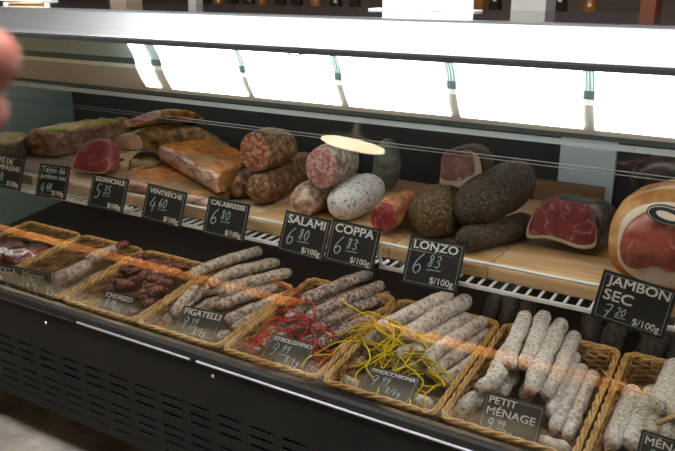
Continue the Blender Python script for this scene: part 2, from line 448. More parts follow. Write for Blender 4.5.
def cutmeat(name, label, cat, outline_px, Yf, back, scales, skin, face, group=None, lean=0, bulge=.004, seed=1, zmin=None, loc=None, lump=.005, rim=None, fs=.985, foff=(0, 0, 0)):
    """meat whose sliced face has the given outline at depth Yf; body runs along 'back' with the given scales.
       rim = (scale, material, part name): an inner patch of another meat on the face"""
    ol = [at(x, y, Yf) for x, y in outline_px]
    c0 = sum(ol, Vector())/len(ol)
    ol = [p+Vector((0, lean*(p.z-c0.z), 0)) for p in ol]
    ol = cut_outline(ol)
    if zmin is not None:
        for p in ol: p.z = max(p.z, zmin)
    c = sum(ol, Vector())/len(ol)
    zlo = min(p.z for p in ol)
    back = Vector(back)
    bm = bmesh.new(); rings = []
    K = len(scales)
    for i, s in enumerate(scales):
        f = i/(K-1); ring = []
        for p in ol:
            q = c+(p-c)*s+back*f
            # keep it resting on its underside
            q.z += (zlo-(c.z+(zlo-c.z)*s))*(1 if back.z == 0 else .6)
            if i > 0:
                q += noise.noise_vector(q*25+Vector((seed, 0, 0)))*lump
                if zmin is not None: q.z = max(q.z, zmin)
            ring.append(bm.verts.new(q))
        rings.append(ring)
    n = len(ol)
    for a, b_ in zip(rings, rings[1:]):
        for k in range(n): bm.faces.new((a[k], a[(k+1) % n], b_[(k+1) % n], b_[k]))
    bm.faces.new(rings[0]); bm.faces.new(rings[-1])
    root = thing(name, label, cat, Vector((c.x, c.y+back.y/2, zlo)), group)
    link_mesh('rind', bm, skin, root)
    nrm = Vector((0, -1, 0)) if abs(lean) < 1e-6 else Vector((0, -1, lean)).normalized()
    def facebm(sc, off, offs=Vector()):
        nonlocal_ol = ol
        if isinstance(sc, list):
            o2 = cut_outline([at(x, y, Yf) for x, y in sc]); o2 = [p+Vector((0, lean*(p.z-c0.z), 0)) for p in o2]
            return facebm2(o2, sum(o2, Vector())/len(o2), 1, off, offs)
        return facebm2(ol, c, sc, off, offs)
    def facebm2(ol, c, sc, off, offs):
        fb = bmesh.new(); rr = []; n = len(ol)
        for i, s in enumerate([1, .97, .85, .6, .3]):
            z = off+(bulge*(1-s*s) if i else -.002)
            rr.append([fb.verts.new(c+offs+(p-c)*s*sc+nrm*z+(noise.noise_vector((p+Vector((s, 0, 0)))*40)*.002 if i > 1 else Vector())) for p in ol])
        cen = fb.verts.new(c+offs+nrm*(off+bulge))
        for a, b_ in zip(rr, rr[1:]):
            for k in range(n): fb.faces.new((a[k], a[(k+1) % n], b_[(k+1) % n], b_[k]))
        for k in range(n): fb.faces.new((rr[-1][k], rr[-1][(k+1) % n], cen))
        return fb
    link_mesh('cut_face', facebm(fs, .0015, Vector(foff)), face, root)
    if rim:
        fo = link_mesh(rim[2], facebm(rim[0], .004, Vector(rim[3]) if len(rim) > 3 else Vector()), rim[1], root)
        fo['label'] = rim[4] if len(rim) > 4 else 'darker lean meat'
    return root

# ------------------------------------------------------------------ room shell
def room_box(name, *a, mat=None):
    bm = bmesh.new(); box(bm, *a); return structure(link_mesh(name, bm, mat, smooth=False))
X0, X1, Y0, Y1, ZC = -7.2, 3.6, -2.6, 4.8, 2.9
room_box('floor', X0-.1, X1+.1, Y0-.1, Y1+.1, -.1, 0, mat=M['floor'])
room_box('ceiling', X0-.1, X1+.1, Y0-.1, Y1+.1, ZC, ZC+.1, mat=M['ceiling'])
room_box('wall_back', X0-.1, X1+.1, Y1, Y1+.1, 0, ZC, mat=M['wall_dark'])
room_box('wall_front', X0-.1, X1+.1, Y0-.1, Y0, 0, ZC, mat=M['wall_night'])
room_box('wall_left', X0-.1, X0, Y0, Y1, 0, ZC, mat=M['wall_grey'])
room_box('wall_right', X1, X1+.1, Y0, Y1, 0, ZC, mat=M['wall_grey'])

# ceiling lights
def ceiling_light(x0, x1, y0, y1, label, m='ceil_light'):
    t = thing('ceiling_light', label, 'light', ((x0+x1)/2, (y0+y1)/2, ZC-.06), 'ceiling light panels')
    bm = bmesh.new()
    box(bm, x0-.03, x0, y0-.03, y1+.03, ZC-.06, ZC); box(bm, x1, x1+.03, y0-.03, y1+.03, ZC-.06, ZC)
    box(bm, x0, x1, y0-.03, y0, ZC-.06, ZC); box(bm, x0, x1, y1, y1+.03, ZC-.06, ZC)
    link_mesh('frame', bm, M['steel'], t, smooth=False)
    bm = bmesh.new(); box(bm, x0, x1, y0, y1, ZC-.05, ZC-.01); link_mesh('diffuser', bm, M[m], t, smooth=False)
ceiling_light(-3.15, -1.55, 1.25, 2.35, 'white ceiling light panel above the left stretch of the counter')
ceiling_light(-1.45, -.45, 1.25, 2.35, 'white ceiling light panel above the middle of the counter')
ceiling_light(-.35, .65, 1.25, 2.35, 'white ceiling light panel above the near right end of the counter')
ceiling_light(-2.9, -1.3, .1, .8, 'white ceiling light panel above the aisle, left of the camera', 'aisle_light')
ceiling_light(-.7, .9, .1, .8, 'white ceiling light panel above the aisle, over the camera', 'aisle_light')

# ------------------------------------------------------------------ display case
XL, XR = -2.42, .42
A = math.radians(6.5)
case = thing('display_case', 'long black refrigerated deli counter with glass front and steel top', 'display case', ((XL+XR)/2, 1.6, 0))
# slotted front panel
bm = bmesh.new()
PY = 1.20
rows = [.351, .326, .301, .262, .237, .212, .184]
hh = .0045
zs = [.154]
for r in sorted(rows): zs += [r-hh, r+hh]
zs.append(.478)
def quad(bm, x0, x1, z0, z1, y=PY):
    bm.faces.new([bm.verts.new(p) for p in ((x0, y, z0), (x1, y, z0), (x1, y, z1), (x0, y, z1))])
slots = []
x = XL+.05
while x < XR-.08:
    if not (-1.235 < x < -1.15): slots.append((x, x+.066))
    else: slots.append((x, x+.028))
    x += .094
for i in range(len(zs)-1):
    z0, z1 = zs[i], zs[i+1]
    if i % 2 == 0: quad(bm, XL, XR, z0, z1)
    else:
        px = XL
        for a, b_ in slots: quad(bm, px, a, z0, z1); px = b_
        quad(bm, px, XR, z0, z1)
bmesh.ops.remove_doubles(bm, verts=bm.verts[:], dist=1e-5)
o = link_mesh('front_panel', bm, M['black_panel'], case, smooth=False)
md = o.modifiers.new('thickness', 'SOLIDIFY'); md.thickness = .003; md.offset = 1 if o.data.polygons[0].normal.y > 0 else -1
bm = bmesh.new(); box(bm, XL, XR, 1.225, 2.02, .15, .42); link_mesh('body', bm, M['void'], case, smooth=False)
for sx in (-2.3, -1.25, .3):
    for sy in (1.32, 1.92):
        bm = bmesh.new(); tube(bm, [(sx, sy, 0), (sx, sy, .01), (sx, sy, .012), (sx, sy, .155)], [.03, .03, .018, .018], 14)
        link_mesh('foot', bm, M['black_gloss'], case)
# screws on the panel
for (px, py) in ((46, 323), (213, 376)):
    p = at(px, py, PY); bm = bmesh.new()
    tube(bm, [p+Vector((0, .002, 0)), p+Vector((0, -.001, 0)), p+Vector((0, -.0025, 0))], [.0055, .005, .003], 12); link_mesh('screw', bm, M['steel'], case)
# polished trim in lengths
for a, b_ in ((XL, -1.535), (-1.525, -1.128), (-1.108, XR)):
    bm = bmesh.new(); prism(bm, [(1.195, .482), (1.190, .484), (1.189, .488), (1.195, .490)], a, b_); o = link_mesh('trim_strip', bm, M['black_gloss' if a == XL else 'chrome'], case, smooth=False)
bm = bmesh.new(); prism(bm, [(1.20, .478), (1.192, .492), (1.196, .503), (1.203, .507), (1.222, .507), (1.224, .42), (1.21, .42)], XL, XR); link_mesh('front_ledge', bm, M['black_panel'], case, smooth=False)
# deck
dz = lambda Y: .4455+(Y-1.24)*math.tan(A)
bm = bmesh.new(); prism(bm, [(1.224, dz(1.224)), (1.98, dz(1.98)), (1.98, dz(1.98)-.02), (1.224, .425)], XL+.02, XR); link_mesh('deck', bm, M['deck'], case, smooth=False)
# inner back wall and end panels
bm = bmesh.new(); box(bm, XL, XR, 1.98, 2.02, .15, 1.262); link_mesh('back_panel', bm, M['inner_back'], case, smooth=False)
GB, GT = (1.207, .505), (1.362, 1.216)       # glass foot and head (y, z)
def end(x0, x1):
    bm = bmesh.new(); prism(bm, [(1.20, .15), (1.98, .15), (1.98, 1.262), (1.45, 1.262), (GT[0]+.008, GT[1]), (GB[0]+.008, GB[1])], x0, x1)
    return bm
link_mesh('end_panel', end(XL-.02, XL+.02), M['end_panel'], case, smooth=False)
link_mesh('end_panel', end(XR, XR+.04), M['end_panel'], case, smooth=False)
# steel canopy, gasket, top
bm = bmesh.new(); prism(bm, strip([(1.362, 1.214), (1.36, 1.219), (1.366, 1.224), (1.446, 1.275), (1.455, 1.2785), (1.50, 1.2785)], -.012), XL-.03, XR+.05)
link_mesh('steel_canopy', bm, M['steel'], case, smooth=False)
bm = bmesh.new(); box(bm, XL-.02, XR+.04, 1.47, 2.02, 1.262, 1.278, .003); link_mesh('top_shelf', bm, M['top_gloss'], case, smooth=False)
bm = bmesh.new(); prism(bm, [(1.352, 1.206), (1.352, 1.2155), (1.40, 1.2155), (1.40, 1.206)], XL, XR); link_mesh('gasket', bm, M['void'], case, smooth=False)
# hood under the canopy: vent, dark strip, pale edge, beige panel
HP = [(1.372, 1.212), (1.380, 1.197), (1.390, 1.182), (1.396, 1.166), (1.399, 1.150), (1.404, 1.135), (1.412, 1.120), (1.421, 1.106), (1.431, 1.0925), (1.441, 1.078)]
def hood_part(name, prof, x0, x1, m, th=.006, par=case):
    bm = bmesh.new(); prism(bm, strip(prof, th), x0, x1); return link_mesh(name, bm, m, par, smooth=False)
hood_part('hood_vent', HP[0:4], XL+.02, XR, M['vent'])
hood_part('hood_strip', HP[3:5], XL+.02, XR, M['hood_dark'])
hood_part('hood_edge', [HP[4], (1.403, 1.139)], XL+.02, XR, M['hood_edge'])
hood_part('hood_panel', [(1.403, 1.139)]+HP[5:], XL+.02, XR, M['hood'])
bm = bmesh.new(); prism(bm, [(1.447, 1.078), (1.452, 1.066), (1.470, 1.066), (1.475, 1.078)], XL+.02, XR); link_mesh('hood_lip', bm, M['hood_dark'], case, smooth=False)
bm = bmesh.new(); prism(bm, [(1.475, 1.082), (1.475, 1.076), (1.98, 1.19), (1.98, 1.196)], XL+.02, XR); link_mesh('inner_ceiling', bm, M['inner_back'], case, smooth=False)
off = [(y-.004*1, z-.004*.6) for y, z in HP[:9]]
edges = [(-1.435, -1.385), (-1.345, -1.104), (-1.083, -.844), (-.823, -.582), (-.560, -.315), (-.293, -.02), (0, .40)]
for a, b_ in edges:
    hood_part('reflection_panel', off, a, b_, M['diffuser'], .003)  # glass reflection shaped as glowing panels on the hood, not lamps
# thin cable drooping from the gasket
q = [at(287, 51, 1.366), at(292, 56, 1.366), at(303, 54, 1.366), at(318, 53, 1.366), at(328, 53, 1.366)]
bm = bmesh.new(); tube(bm, smooth_path(q, 6), .0016, 6); link_mesh('cable', bm, M['void'], case)
bm = bmesh.new(); tube(bm, [(XL+.1, 1.66, 1.100), (XR-.1, 1.66, 1.100)], .010, 12); link_mesh('fill_tube', bm, M['tube'], case)  # unseen tube added to brighten the meats and the back wall
bm = bmesh.new(); tube(bm, [(XL+.1, 1.46, .752), (XR-.1, 1.46, .752)], .007, 12); link_mesh('fill_tube', bm, M['fill_low'], case)  # unseen tube added under the boards to brighten the baskets
# glass pane
bm = bmesh.new()
gd = Vector((GT[0]-GB[0], GT[1]-GB[1])).normalized(); gn = Vector((gd.y, -gd.x))
pr = [(GB[0], GB[1]), (GT[0], GT[1]-.004), (GT[0]+gn.x*.005, GT[1]-.004+gn.y*.005), (GB[0]+gn.x*.005, GB[1]+gn.y*.005)]
prism(bm, pr, XL, XR)
bmesh.ops.recalc_face_normals(bm, faces=bm.faces[:])
for f in bm.faces: f.material_index = 0 if (f.normal.y < -.9) else 1
link_mesh('front_glass', bm, [M['glass'], M['glass_in']], case, smooth=False)
# two slim rods along the inside of the glass
for rr in (.2395, .2445):
    Y = 1.345; z = H-rr*Y
    bm = bmesh.new(); tube(bm, [(XL+.02, Y, z), (XR, Y, z)], .0009, 6); link_mesh('glass_rail', bm, M['rail'], case)
bm = bmesh.new(); Y = 1.46; prism(bm, [(Y, H-.205*Y), (Y, H-.213*Y), (Y+.003, H-.213*Y), (Y+.003, H-.205*Y)], XL+.02, XR); link_mesh('inner_pale_strip', bm, M['pale_plastic'], case, smooth=False)  # thin pale blue strip just below the hood

# ------------------------------------------------------------------ wire shelves and boards
RY, RZ, LZ = 1.352, .760, .814
ZB = .793
def wire_shelf(x0, x1, label):
    t = thing('wire_shelf', label, 'shelf', ((x0+x1)/2, 1.65, RZ), 'wire shelves in the counter')
    bm = bmesh.new(); tube(bm, [(x0+.004, RY, RZ), (x1-.004, RY, RZ)], .0052, 8); link_mesh('front_rail', bm, M['white_wire'], t)
    bm = bmesh.new()
    p = [(x0+.004, RY+.04, RZ), (x0+.004, RY+.012, RZ+.002), (x0+.004, RY, RZ+.018), (x0+.004, RY, LZ-.014), (x0+.008, RY, LZ-.004), (x0+.018, RY, LZ),
         ((x0+x1)/2, RY, LZ), (x1-.018, RY, LZ), (x1-.008, RY, LZ-.004), (x1-.004, RY, LZ-.014), (x1-.004, RY, RZ+.018), (x1-.004, RY+.012, RZ+.002), (x1-.004, RY+.04, RZ)]
    tube(bm, smooth_path(p, 4), .0038, 8); link_mesh('lip_rail', bm, M['white_wire'], t)
    bm = bmesh.new(); n = int((x1-x0)/.0245)
    for k in range(1, n):
        xx = x0+(x1-x0)*k/n
        tube(bm, [(xx, RY-.001, RZ), (xx, 1.95, RZ)], .0033, 6)
    tube(bm, [(x0+.01, 1.945, RZ), (x1-.01, 1.945, RZ)], .004, 6); tube(bm, [(x0+.01, 1.65, RZ-.004), (x1-.01, 1.65, RZ-.004)], .004, 6)
    link_mesh('wire_grid', bm, M['white_wire'], t)
    for sx in (x0+.03, x1-.03):
        bm = bmesh.new(); prism(bm, [(1.40, RZ-.008), (1.98, RZ-.008), (1.98, RZ-.05), (1.9, RZ-.05)], sx-.004, sx+.004)
        link_mesh('bracket', bm, M['inner_back'], t, smooth=False)
wire_shelf(-2.30, -1.505, 'white wire shelf on the left, under the pâté and guanciale')
wire_shelf(-1.495, -.715, 'white wire shelf in the middle, under the ventrèche, salami and coppa')
wire_shelf(-.705, .10, 'white wire shelf on the right, under the lonzo and the hams')
def board(x0, x1, mat, label, y0=1.392, y1=1.93):
    bm = bmesh.new(); box(bm, x0, x1, y0, y1, .764, ZB, .006); tag(link_mesh('wooden_board', bm, mat, smooth=False), label, 'board', 'wooden boards on the shelf')
board(-2.29, -1.911, M['board_grey'], 'grey weathered wooden board under the pâté loaf')
board(-1.910, -1.491, M['board_pale'], 'pale wooden board under the red ham end and guanciale')
board(-1.49, -1.10, M['board_pale'], 'pale wooden board under the ventrèche slabs')
board(-1.099, -.701, M['board'], 'warm wooden board under the salami and coppa')
board(-.70, -.4715, M['board'], 'narrow warm wooden board under the black lonzo')
board(-.4705, .09, M['board'], 'wide warm wooden board under the two hams')
bm = bmesh.new(); box(bm, -.54, -.36, 1.935, 1.955, ZB-.03, .845); tag(link_mesh('wooden_block', bm, M['shelf_wood'], smooth=False), 'dark brown wooden block standing at the back of the shelf behind the hams', 'wood block')
a = at(556, 190, 1.955); b_ = at(612, 190, 1.955)
bm = bmesh.new(); box(bm, a.x, b_.x, 1.957, 1.976, .80, 1.01, .004); tag(link_mesh('plastic_board', bm, M['pale_plastic'], smooth=False), 'pale blue-grey plastic board leaning on the inner back wall', 'board')

# ------------------------------------------------------------------ meats on the shelf
def whole(name, label, cat, p, mat, seed=1, n=22, lump=.05, group=None, taper=.12, squash=1.0, ends=(1, 1)):
    r = p[-1]; return tag(link_mesh(name, sausage_bm(p[0], r, n, seed, lump, ends, taper, squash), mat), label, cat, group)
# pâté
fl = [hitz(30, 157, ZB), hitz(54, 158, ZB)]
d = Vector((.05, .30, 0))
t = thing('pate_loaf', 'long brown pâté loaf with herb crust, beside the end wall', 'pâté', (fl[0]+fl[1])/2+d*.5)
q = [fl[0]+Vector((-.015, 0, 0)), fl[1]+Vector((.01, 0, 0)), fl[1]+d+Vector((.01, 0, 0)), fl[0]+d+Vector((-.015, 0, 0))]
link_mesh('loaf', blob_bm(q, ZB, ZB+.088, 11, 3, .013, 20), M['pate'], t)
ins = lambda Q, k: [sum(Q, Vector())/4+(p-sum(Q, Vector())/4)*k for p in Q]
link_mesh('herb_crust', blob_bm(ins(q, .93), ZB+.074, ZB+.094, 4, 5, .006), M['pate_top'], t)['label'] = 'golden herb crust'
q2 = [hitz(-25, 165, ZB), hitz(17, 163, ZB), hitz(34, 152, ZB), hitz(2, 150, ZB)]
t = thing('pate_block', 'cut block of dark pâté at the far left, before the pâté loaf', 'pâté', sum(q2, Vector())/4)
link_mesh('block', blob_bm(q2, ZB, ZB+.062, 9, 8, .004), M['pate_cut'], t)
link_mesh('crust', blob_bm(ins(q2, .96), ZB+.056, ZB+.070, 4, 8, .004), M['pate_top'], t)['label'] = 'beige crust'
# ham end
cutmeat('ham_end', 'small red ham end with a white fat edge, behind the GUANCIALE card', 'ham',
        [(75, 168), (75, 158), (79, 147), (86, 142), (96, 140), (104, 145), (109, 156), (110, 171), (98, 173), (86, 171)], 1.50, (.01, .07, 0), [1, .96, .85, .65, .4],
        M['ham_bright'], M['ham_fat'], zmin=ZB, lean=.35, rim=(.93, M['ham_bright'], 'lean_meat', (.006, 0, .003), 'deep red lean meat'))
# fallen tag
p = hitz(115, 160, ZB)
bm = bmesh.new(); box(bm, p.x-.028, p.x+.03, p.y-.012, p.y+.012, ZB, ZB+.006, .001)
tg = thing('price_tag', 'small black tag lying on the board beside the red ham end', 'tag', (p.x, p.y, ZB)); link_mesh('plate', bm, M['card'], tg, smooth=False)
bm = bmesh.new()
for k in range(4): tube(bm, [(p.x-.018+k*.010, p.y-.005, ZB+.0065), (p.x-.014+k*.010, p.y+.003, ZB+.0065)], .0009, 5)
link_mesh('writing', bm, M['print'], tg)
# guanciale
zl = ZB+.0
cutmeat('guanciale', 'lower golden guanciale piece with a pale cut face', 'cured pork',
        [(115, 147), (116, 139), (123, 134), (134, 134), (141, 138), (143, 146), (140, 150), (127, 150)], 1.60, (.22, .17, 0), [1, 1.3, 1.5, 1.4, 1.0, .5], M['guan_skin'], M['guan_fat'], seed=2, lump=.008, loc=None)
cutmeat('guanciale', 'upper guanciale slice with a pink cut face, lying on the lower piece', 'cured pork',
        [(124, 121), (131, 119), (146, 113), (160, 110), (162, 114), (156, 119), (142, 124), (130, 127), (125, 126)], 1.63, (.13, .09, 0.0), [1, 1.05, 1.0, .8, .5], M['guan_skin'], M['guan_cut'], seed=4, lump=.005)
# trim of guanciale below, lying on the board
qq = [hitz(126, 166, ZB+.03), hitz(150, 172, ZB+.03), hitz(176, 160, ZB+.03), hitz(140, 151, ZB+.03)]
tag(link_mesh('guanciale', blob_bm(qq, ZB, ZB+.045, 4, 9, .007), M['guan_skin']), 'dark bottom guanciale slab under the two cut pieces', 'cured pork')
# ventrèche
zt = ZB+.036
q = [hitz(122, 178, zt), hitz(212, 199, zt), hitz(246, 176, zt), hitz(140, 153, zt)]
t = thing('ventreche_slab', 'lower orange ventrèche slab lying flat on the board', 'cured pork', sum(q, Vector())/4*1)
t.location.z = ZB; ROOTLOC[t.name].z = ZB
link_mesh('slab', blob_bm(q, ZB, zt, 6, 11, .006), M['ventre_skin'], t)
def cutstrip(a, b_, z0, z1, outw, mat, parent, name='cut_face'):
    bm = bmesh.new(); N = 16; rows_ = []
    for j in range(5):
        rows_.append([bm.verts.new(a.lerp(b_, .04+.92*i/N).xy.to_3d()+Vector((outw.x, outw.y, 0))*(.002+.006*math.sin(math.pi*j/4))+Vector((0, 0, z0+(z1-z0)*(.10+.80*j/4)))+noise.noise_vector(Vector((i*.9, j*.8, z0*50)))*.0022) for i in range(N+1)])
    for r0, r1 in zip(rows_, rows_[1:]):
        for i in range(N): bm.faces.new((r0[i], r0[i+1], r1[i+1], r1[i]))
    ext = bmesh.ops.extrude_face_region(bm, geom=bm.faces[:])
    for v in [g for g in ext['geom'] if isinstance(g, bmesh.types.BMVert)]: v.co -= Vector((outw.x, outw.y, 0))*.012
    return link_mesh(name, bm, mat, parent)
outw = lambda a, b_: Vector((b_.y-a.y, -(b_.x-a.x), 0)).normalized()
cutstrip(q[0], q[1], ZB, zt, outw(q[0], q[1]), M['ventre_cut'], t)
z0, zt2 = zt, zt+.060
q = [hitz(158, 142, zt2), hitz(219, 174, zt2), hitz(250, 155, zt2), hitz(194, 125, zt2)]
t = thing('ventreche_slab', 'upper thick ventrèche slab with a striped cut face, stacked on the flat one', 'cured pork', Vector(((q[0].x+q[2].x)/2, (q[0].y+q[2].y)/2, z0)))
link_mesh('slab', blob_bm(q, z0, zt2, 9, 14, .009, 18), M['ventre_skin'], t)
cutstrip(q[0], q[1], z0, zt2, outw(q[0], q[1]), M['ventre_cut'], t)

# calabrese
def rest(name, label, cat, f, b_, mat, seed, taper=.12, lump=.05, squash=1.0, group=None, zb=ZB, ends=(1, 1)):
    """whole piece lying on zb: f, b_ = (x, y, rpx) of its two end centres"""
    p0, r0 = seat(*f, zb); p1, r1 = seat(*b_, zb)
    r = (r0+r1)/2
    p0.z = p1.z = zb+r*squash
    d = (p1-p0).normalized()
    return whole(name, label, cat, ([p0-d*r*.7, (p0+p1)/2, p1+d*r*.7], r), mat, seed, 24, lump, group, taper, squash, ends)
rest('calabrese', 'whole brown calabrese lying behind the CALABRESSE card, left of the bigger whole one', 'salami', (237, 187, 13), (262, 176, 13), M['calab'], 3)
rest('calabrese', 'large whole brown calabrese lying right of the smaller whole one', 'salami', (259, 190, 17), (306, 165, 16), M['calab'], 5)
def ell(cx_, cy_, a, b2, rot=0, n=12):
    return [(cx_+a*math.cos(t)*math.cos(rot)-b2*math.sin(t)*math.sin(rot), cy_+a*math.cos(t)*math.sin(rot)+b2*math.sin(t)*math.cos(rot)) for t in [2*math.pi*k/n for k in range(n)]]
cutmeat('calabrese', 'cut brown calabrese with an orange-red face, on top of the whole ones', 'salami', ell(255, 152, 15, 20, -.15), 1.50, (.005, .16, -.004), [1, 1.03, 1.04, 1.02, .95, .78, .42], M['calab'], M['calab_cut'], lump=.003)
# salami
rest('salami', 'whole pinkish salami low behind the SALAMI card', 'salami', (303, 202, 16), (326, 190, 17), M['salami_pink'], 8)
cutmeat('salami', 'cut salami with a pink fat-flecked face, lying above the SALAMI card', 'salami', ell(322, 168, 16, 21, -.12), 1.47, (-.01, .16, -.004), [1, 1.03, 1.03, 1.0, .95, .78, .42], M['salami'], M['salami_cut'], lump=.003)
# coppa
p0, r0 = seat(341, 204, 20, ZB); p1, r1 = seat(374, 186, 20, ZB); r0 = .047; p0.z = p1.z = ZB+r0
dd = (p1-p0).normalized(); p0 = p0-dd*r0*.7; p1 = p1+dd*r0*.5
whole('coppa', 'thick whole coppa under white mould, above the COPPA card', 'cured pork', ([p0, (p0+p1)/2, p1], r0), M['coppa_white'], 12, 26, .04, None, .22)
p, r = seat(388, 186, 17, ZB)
p = at(386, 188, 1.80); r = .040
whole('coppa', 'dull grey-green coppa standing behind the white one', 'cured pork', ([Vector((p.x-.005, p.y, ZB)), Vector((p.x, p.y, ZB+.07)), Vector((p.x-.008, p.y+.02, ZB+.145))], r), M['coppa_grey'], 13, 22, .05, None, .3)
cutmeat('coppa', 'cut red coppa with a marbled face, between the white coppa and the lonzo', 'cured pork',
        ell(384, 217, 14, 15, .1), 1.445, (-.005, .20, 0), [1, 1.02, 1.0, .98, .95, .8, .45], M['coppa_skin'], M['coppa_cut'], zmin=ZB, lump=.003)
# lonzo
p0, r0 = seat(434, 214, 26, ZB)
whole('lonzo', 'gold-flecked peppered lonzo behind the LONZO card, left of the black pieces', 'cured pork',
      ([Vector((p0.x+.01, p0.y-.045, ZB+r0*.8)), Vector((p0.x, p0.y+.03, ZB+r0*.95)), Vector((p0.x-.02, p0.y+.12, ZB+r0*.9))], r0*1.02), M['lonzo_gold'], 21, 30, .15, None, .12)
p0, r0 = seat(462, 238, 17, ZB); p1, _ = seat(515, 224, 16, ZB)
p0.z = p1.z = ZB+r0*.82
d = (p1-p0).normalized()
whole('lonzo', 'black peppered lonzo lying on the board under the largest one', 'cured pork', ([p0-d*.01, (p0+p1)/2, p1+d*.06], r0), M['lonzo'], 23, 28, .10, None, .12, .82)
z2 = ZB+r0*1.64
p0 = at(459, 219, 1.475); p1 = at(530, 170, 1.66)
whole('lonzo', 'largest black peppered lonzo, lying on top of the lower black piece', 'cured pork', ([p0, (p0+p1)/2+Vector((0, 0, .004)), p1], .060), M['lonzo'], 25, 30, .10, None, .2)
cutmeat('lonzo', 'cut lonzo with a grey-pink face and white fat edge, topmost of the lonzo pile', 'cured pork',
        [(440, 184), (441, 172), (441, 160), (447, 152), (458, 149), (468, 149), (478, 155), (482, 168), (481, 180), (470, 186), (455, 188)], 1.56, (.0, .14, -.004), [1, 1.03, 1.02, .95, .8, .5],
        M['lonzo'], M['ham_fat'], lump=.003, rim=(.82, M['lonzo_cut'], 'lean_meat', (-.007, 0, .007), 'grey-pink lean meat'))
# hams
cutmeat('ham', 'cut ham with deep red face and dark rind, right of the lonzo', 'ham',
        [(528, 236), (529, 221), (536, 209), (547, 199), (557, 202), (568, 204), (580, 206), (590, 210), (595, 222), (598, 236), (596, 246), (580, 247), (562, 241), (545, 237)], 1.56, (.06, .20, 0),
        [1, 1.0, .95, .85, .7, .5, .25], M['ham_rind'], M['ham_fat'], zmin=ZB, lean=.3, lump=.006, rim=(.93, M['ham_red'], 'lean_meat', (.001, 0, .006), 'deep red lean meat'))
ht = cutmeat('ham', 'big boned ham with orange skin and cream fat, behind the JAMBON SEC card', 'ham',
             [(614, 262), (609, 240), (612, 219), (622, 206), (640, 199), (664, 197), (690, 203), (712, 220), (720, 245), (712, 270), (690, 284), (660, 285), (636, 278)], 1.45, (.04, .22, 0),
             [1, 1.05, 1.07, 1.04, .95, .75, .4], M['ham_skin'], M['ham_fat'], zmin=ZB, lean=.25, bulge=.02, lump=.004, fs=.90, foff=(.008, -.002, -.004), rim=([(622, 247), (626, 228), (637, 216), (655, 209), (680, 212), (700, 225), (705, 248), (695, 262), (672, 268), (658, 262), (640, 264), (628, 260)], M['lean_ham'], 'lean_meat', (0, -.016, 0), 'smooth red-brown lean meat'))
c = at(668, 214, 1.428)
bm = bmesh.new()
for k, (sx, sz, mi, oy) in enumerate(((.036, .0165, 0, 0), (.0335, .0145, 1, -.0012), (.032, .0133, 0, -.002), (.019, .0065, 1, -.0026))):
    r_ = [bm.verts.new(c+Vector((sx*math.cos(t_), oy-.0105+.35*sz*math.sin(t_), sz*math.sin(t_)-.004*math.cos(t_)))) for t_ in [2*math.pi*j/32 for j in range(32)]]
    f_ = bm.faces.new(r_); f_.material_index = mi
    e_ = bmesh.ops.extrude_face_region(bm, geom=[f_])
    for v in [g for g in e_['geom'] if isinstance(g, bmesh.types.BMVert)]: v.co.y += .006
link_mesh('sticker', bm, [M['card'], M['ham_fat']], ht, smooth=False)['label'] = 'black oval sticker with cream lines'
p = at(655, 178, 1.74)
whole('ham', 'black-rinded ham lying at the back behind the big boned ham', 'ham', ([p+Vector((-.05, .01, -.005)), p+Vector((.02, .0, .0)), p+Vector((.12, .02, .0))], .062), M['ham_black'], 33, 24, .10, None, .2)

# ------------------------------------------------------------------ price cards
_txt = {}
def text_mesh(s, size, bold=.0):
    k = (s, size, bold)
    if k in _txt: return _txt[k]
    cu = bpy.data.curves.new('t', 'FONT'); cu.body = s; cu.size = size; cu.offset = 0; cu.extrude = .00035; cu.resolution_u = 3
    ob = bpy.data.objects.new('t', cu); COL.objects.link(ob)
    bpy.context.view_layer.update()
    me = bpy.data.meshes.new_from_object(ob.evaluated_get(bpy.context.evaluated_depsgraph_get()))
    bpy.data.objects.remove(ob); bpy.data.curves.remove(cu)
    if bold:
        b2 = bmesh.new()
        for dx, dy in ((-bold, -bold), (bold, -bold), (-bold, bold), (bold, bold), (0, 0)):
            n0 = len(b2.verts); b2.from_mesh(me); b2.verts.ensure_lookup_table()
            bmesh.ops.translate(b2, vec=(dx, dy, (dx+dy)*.004), verts=b2.verts[n0:])
        b2.to_mesh(me); b2.free()
    _txt[k] = me; return me
